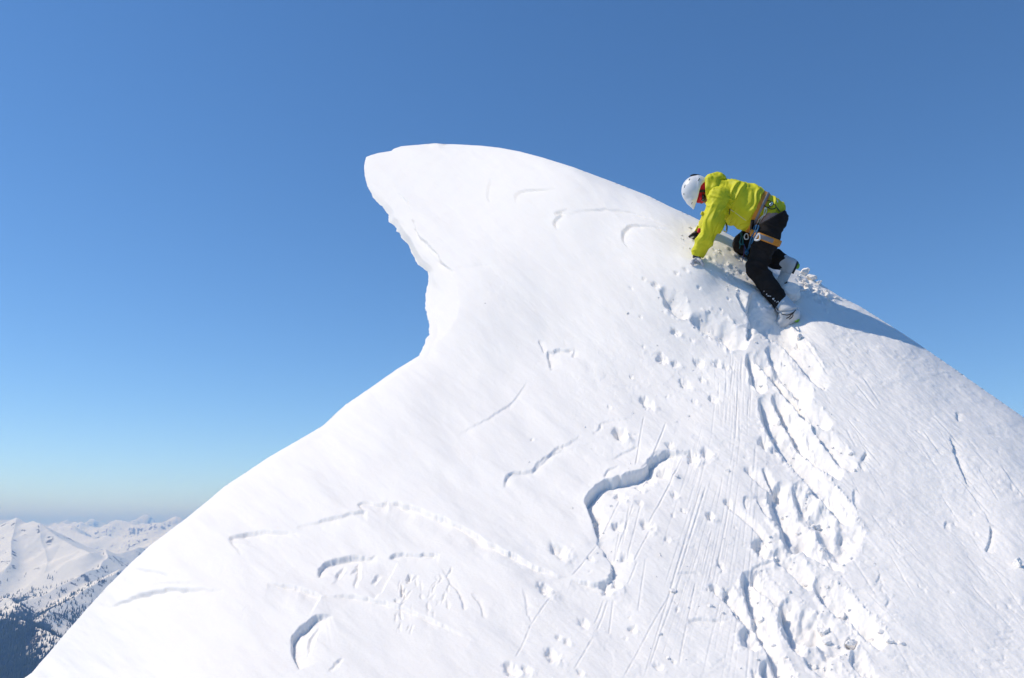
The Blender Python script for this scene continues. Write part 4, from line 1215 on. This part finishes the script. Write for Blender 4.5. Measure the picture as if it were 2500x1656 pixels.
build("heel", tube_pts([cx1(1228, 985, 7.37), cx1(1240, 965, 7.37), cx1(1246, 945, 7.38)], [.012, .016, .01], 8), M_GREEN, bf, BASE)
for ln in ([(1050, 1045), (1062, 1030), (1068, 1005)], [(1125, 1112), (1140, 1106), (1148, 1098)]):
    build("buckle_strap", tube_pts([drape(f_boot_f, x, y, .002) for x, y in ln], .006, 6), M_BLACK, bf, BASE)
# harness
def f_belt(p):
    return np.maximum(np.abs(f_jacket_raw(p) + 0.009) - 0.010, np.abs(slab_belt(p) - .008) - 0.034)
def f_belt_web(p):
    return np.maximum(np.abs(f_jacket_raw(p) + 0.002) - 0.008, np.abs(slab_belt(p) - .018) - 0.012)
lo, hi = bounds([(820, 300, 6.9), (820, 300, 7.6), (1020, 680, 6.9), (1020, 680, 7.6)], 0.02)
def clipx(f):
    return lambda p: np.maximum(f(p), 0.0 - (p[:, 0] - cx1(780, 600, 7.24)[0]))
belt = build("harness_belt", snet(clipx(f_belt), lo, hi, 0.005), M_ORANGE, person, BASE)
build("webbing", snet(clipx(f_belt_web), lo, hi, 0.0045), M_GREYWEB, belt, BASE)
build("buckle", tube_pts([drape(f_jacket_raw, 846, 566, .012), drape(f_jacket_raw, 842, 600, .012), drape(f_jacket_raw, 838, 640, .012)], .016, 8), M_BLACK, belt, BASE)
def f_legn(p):
    return chain(p, LEG_N, 0.03)
def leg_slab(p):
    return halfplane(p, (1075, 765), (918, 705))
def f_loop(p):
    return np.maximum(np.abs(f_legn(p) - 0.006) - 0.007, np.abs(leg_slab(p)) - 0.031)
def f_loop_web(p):
    c = np.linalg.norm((p - cx1(968, 722, 6.96)) * np.array([1, 1, .6]), axis=1)
    return np.maximum(np.maximum(np.abs(f_legn(p) - 0.012) - 0.005, np.abs(leg_slab(p)) - 0.020), c - 0.062)
lo, hi = bounds([(860, 640, 6.88), (860, 640, 7.35), (1120, 840, 6.88), (1120, 840, 7.35)], 0.02)
loop = build("leg_loop", snet(f_loop, lo, hi, 0.005), M_ORANGE, person, BASE)
build("webbing", snet(f_loop_web, lo, hi, 0.0045), M_GREYWEB, loop, BASE)
def z2(x, y): return (641.6 + x * .341, 285 + y * .341)
def z3(x, y): return (249.5 + x * .341, 534.6 + y * .341)
def z4(x, y): return (641.6 + x * .2728, 570.2 + y * .2728)
for arc in ([(890, 440), (960, 480), (1040, 470), (1110, 380)], [(980, 490), (1080, 530), (1180, 510), (1190, 440), (1110, 390)], [(980, 310), (1090, 350), (1240, 520), (1290, 590)]):
    build("gear_loop", tube_pts([drape(f_jacket_raw, *z2(x, y), .008) for x, y in arc], .0042, 6), M_BLACK, belt, BASE)
build("gear_loop", tube_pts([cx1(*z2(x, y), 7.16) for x, y in [(890, 150), (960, 220), (1080, 265), (1190, 330), (1260, 380)]], [.006, .012, .014, .012, .006], 8), M_BLACK, belt, BASE)
# snow caught on the near trouser leg
sp = []
for k in range(15):
    t = RNG.uniform(0, 1); q = (930 + 150 * t + RNG.normal(0, 5), 1170 + 125 * t + RNG.normal(0, 6))
    v, f = ico(RNG.uniform(.002, .0055), 1, k, .3); sp.append((v + drape(f_pants, *q, .001), np.zeros((0, 4), int), f))
v, f = ico(.014, 2, 3, .2); sp.append((v + drape(f_pants, 1111, 1272, .004), np.zeros((0, 4), int), f))
tag(build("caked_snow", join(sp), M_CLOD, trousers, BASE), kind="stuff")

# ---- gear that hangs from the harness: things of their own
def thing(name, geo, m, label, cat, group=None):
    c = np.asarray(geo[0]); b = cam2w(c.mean(0))
    return tag(build(name, geo, m, None, b), label, cat, group), b

surf = lambda p: np.minimum(f_jacket_raw(p), f_pants_raw(p))
def dr4(pts, off=.008): return [drape(surf, *z4(x, y), off) for x, y in pts]
rope = [tube_pts(dr4(s, o), .0052, 7) for s, o in (
    ([(880, 120), (805, 200), (765, 330), (700, 560), (640, 750), (600, 900), (560, 1000)], .010),
    ([(880, 110), (850, 230), (790, 380), (740, 480), (690, 640), (640, 800), (590, 960)], .018),
    ([(950, 150), (910, 280), (800, 370), (760, 450), (680, 660), (610, 900)], .022),
    ([(960, 170), (890, 380), (810, 520), (730, 690), (640, 880), (590, 1010)], .010),
    ([(940, 140), (930, 220), (860, 420), (780, 560), (700, 720)], .024))]
rope += [tube_pts(dr4([(510, 1000), (540, 950), (600, 980), (590, 1050), (530, 1040), (515, 990), (570, 975), (600, 1030)], .02), .007, 7),
         tube_pts(dr4([(560, 1050), (575, 1100), (555, 1150)], .015), .004, 6), tube_pts(dr4([(460, 720), (500, 810), (550, 930), (580, 1010)], .014), .004, 6)]
thing("cord", join(rope), M_ROPE, "bright blue cord hanging in long strands from the harness beside the near thigh", "cord")
teal = [tube_pts(dr4(s, o), .0042, 7) for s, o in (
    ([(350, 400), (390, 470), (350, 620), (330, 680), (380, 750), (440, 740), (450, 600), (420, 480), (380, 420)], .012),
    ([(370, 410), (420, 520), (430, 650), (400, 760), (350, 690), (370, 560), (400, 460)], .020),
    ([(340, 390), (370, 440), (420, 420), (400, 380), (350, 390), (390, 450), (430, 480)], .016),
    ([(340, 650), (355, 760), (330, 870)], .010))]
thing("cord", join(teal), M_TEAL, "small teal cord tied in loops in front of the far black knee", "cord")
p4 = [cx1(*z4(490, 760), 7.05), cx1(*z4(490, 900), 7.05), cx1(*z4(470, 1060), 7.06), cx1(*z4(440, 1190), 7.08), cx1(*z4(412, 1300), 7.10)]
thing("cord", tube_pts(p4, [.004, .005, .005, .004, .0025], 6), M_PURPLE, "thin dark purple cord end dangling straight down to the snow", "cord")
thing("carabiner", tube_pts(dr4([(930, 415), (975, 425), (990, 540), (935, 605), (825, 605), (870, 510)], .016), .0078, 8, True, 3), M_WHITEM, "white triangular carabiner hanging at the front of the orange leg loop", "carabiner")
thing("carabiner", tube_pts([cx1(*z4(x, y), 7.14) for x, y in [(490, 470), (500, 560), (560, 580), (615, 550), (600, 430), (540, 400)]], .0048, 7, True, 3), M_METAL, "small silver carabiner in the dark gap between the thighs", "carabiner")
for lab, ring in (("narrow silver carabiner just below the waist belt, uppermost of its chain", [(930, 490), (960, 560), (930, 650), (890, 700), (900, 600)]),
                  ("narrow silver carabiner in the middle of the chain under the belt", [(880, 690), (830, 780), (770, 880), (740, 860), (800, 760)]),
                  ("narrow silver carabiner from which the blue cord hangs", [(820, 770), (770, 920), (720, 930), (760, 800)])):
    thing("carabiner", tube_pts([drape(f_jacket_raw, *z2(x, y), .012) for x, y in ring], .0042, 7, True, 3), M_METAL, lab, "carabiner")
thing("carabiner", tube_pts([drape(f_jacket_raw, *z2(x, y), .014) for x, y in [(1040, 410), (1090, 360), (1110, 380), (1070, 440)]], .005, 7, True, 3), M_METAL, "silver carabiner clipped to the black gear loop on the hip", "carabiner")
thing("carabiner", tube_pts([cx1(*z2(x, y), 7.12) for x, y in [(960, 225), (1000, 230), (990, 270), (950, 280)]], .006, 7, True, 3), M_METAL, "silver carabiner at the back of the waist where the belt meets the sky", "carabiner")
thing("carabiner", tube_pts([cx1(*z2(x, y), 7.12) for x, y in [(1195, 310), (1235, 320), (1225, 370), (1185, 390)]], .006, 7, True, 3), M_METAL, "rearmost silver carabiner above the seat of the trousers", "carabiner")
cd_pts = [cx1(*z3(x, y), 7.24) for x, y in [(1020, 108), (1066, 150), (1095, 250), (1088, 350)]]
cb, cbb = thing("carabiner", tube_pts(cd_pts, .0062, 8), M_BLACK, "large black and silver carabiner dangling below the chest against the sky", "carabiner")
build("gate", tube_pts([cx1(*z3(x, y), 7.235) for x, y in [(1088, 345), (1075, 378), (1035, 376), (1000, 340), (965, 240), (1010, 130)]], [.006, .008, .007, .005, .004, .004], 7), M_METAL, cb, cbb)
build("gate", tube_pts([cx1(*z3(x, y), 7.23) for x, y in [(1050, 160), (1074, 250), (1072, 350)]], .004, 7), M_METAL, cb, cbb)

# ------------------------------------------------------------------ lumps and crumbs of snow on the slope
def lump(x, y, r, label, seed, squash=(1, .9, 1), rough=.2, lift=.35, d=None, sub=4, name="snow_clump", group=None):
    p, nrm = on_snow(x, y)
    c = px(x, y, d) if d else p + nrm * r * lift
    v, f = ico(r, sub, seed, rough * .6, squash, 2.2, 9 if rough > .15 else 2)
    return thing(name, (v + c, np.zeros((0, 4), int), f), M_CLOD, label, "snow clump", group)
CL = "clumps of snow broken out by the climber"
lump(1929, 714, 0.098, "big rounded snow block resting between the two white boots", 3, (1.0, .92, .75), .16, d=6.98, group=CL)
lump(1953, 709, 0.05, "flat pointed snow flake sticking out right of the rounded block", 8, (1.3, .35, .8), .2, d=7.02, group=CL)
lump(1962, 668, 0.052, "snow lump on the skyline just right of the raised boot", 5, group=CL, rough=.3)
lump(1980, 682, 0.045, "middle snow lump in the broken crest right of the boots", 12, group=CL, rough=.3)
lump(1997, 693, 0.035, "rightmost snow lump perched on the skyline beside the boots", 14, group=CL, rough=.3)
lump(1953, 827, 0.03, "upright snow lump casting its own dark shadow below the near boot", 21, (.8, 1.25, .8), .3, .7, group=CL)
lump(2075, 1560, 0.026, "snow lump beside the dark hole at the bottom right of the furrows", 31, rough=.3, group=CL)
lump(2484, 1377, 0.024, "lone white snow lump on the smooth slope at the right edge", 37, (1, 1.2, .9), .22, group=CL)
lump(1995, 1270, 0.026, "snow lump on the right bank of the wide central hollow", 41, rough=.35, group=CL)
lump(2010, 1530, 0.028, "snow lump at the head of the lowest furrow", 43, rough=.35, group=CL)

cr = []
def crumb(x, y, r, k):
    if not (60 < x < 2560 and 380 < y < 1690): return
    p, nrm = on_snow(x, y)
    v, f = ico(r, 2 if r < .012 else 3, k % 97, .16, (1, 1, 1), 1.5, 7)
    cr.append((v * np.array([1, .8, 1]) + p + nrm * r * .1, np.zeros((0, 4), int), f))
TR = [c4([(330, 310), (520, 490)]), c4([(540, 490), (930, 705)]), c4([(975, 330), (1090, 590), (1310, 760), (1480, 1010)]), c4([(945, 760), (1035, 1040)]), c4([(990, 760), (1260, 1040), (1510, 1260)]),
      c4([(1030, 1060), (1350, 1560)]), c4([(1120, 1040), (1590, 1600)]), c4([(1390, 1250), (1680, 1550)]), c5([(700, 440), (830, 720), (920, 790)]), c5([(840, 420), (960, 600), (1150, 880)]), c5([(700, 820), (930, 1030)]),
      c5([(940, 980), (1340, 1385)]), c5([(545, 940), (700, 1430), (760, 1570)]), c5([(870, 1150), (1090, 1430)]), c5([(890, 1400), (1150, 1640)]), c6([(700, 540), (760, 800), (820, 980)])]
for ti, t in enumerate(TR):
    t = smooth_line(t, 8)
    for k in range(9):
        a = t[RNG.integers(0, len(t))]
        off = RNG.normal(0, 13, 2) + FALL * RNG.exponential(16)
        crumb(a[0] + off[0], a[1] + off[1], min(.018, .0035 + RNG.exponential(.0035)), k + ti * 40)
for k in range(60):
    t_ = RNG.normal(0, 20); crumb(1985 + t_, 692 + t_ * .6 + abs(RNG.normal(0, 12)), min(.026, .006 + RNG.exponential(.006)), k)
for k in range(90):
    x = RNG.uniform(1660, 1960); crumb(x, 585 + (x - 1660) * .62 + RNG.normal(6, 22), min(.018, .004 + RNG.exponential(.0035)), k)
for k in range(70):
    crumb(RNG.normal(1700, 170), RNG.uniform(700, 1640), min(.016, .0035 + RNG.exponential(.0032)), k)
v, q, t = join(cr)
b = cam2w(np.zeros(3))
tag(build("snow_crumbs", (v, q, t), M_CLOD, None, np.zeros(3), smooth=True), "loose crumbs of snow scattered along the tracks", "snow crumbs", kind="stuff")
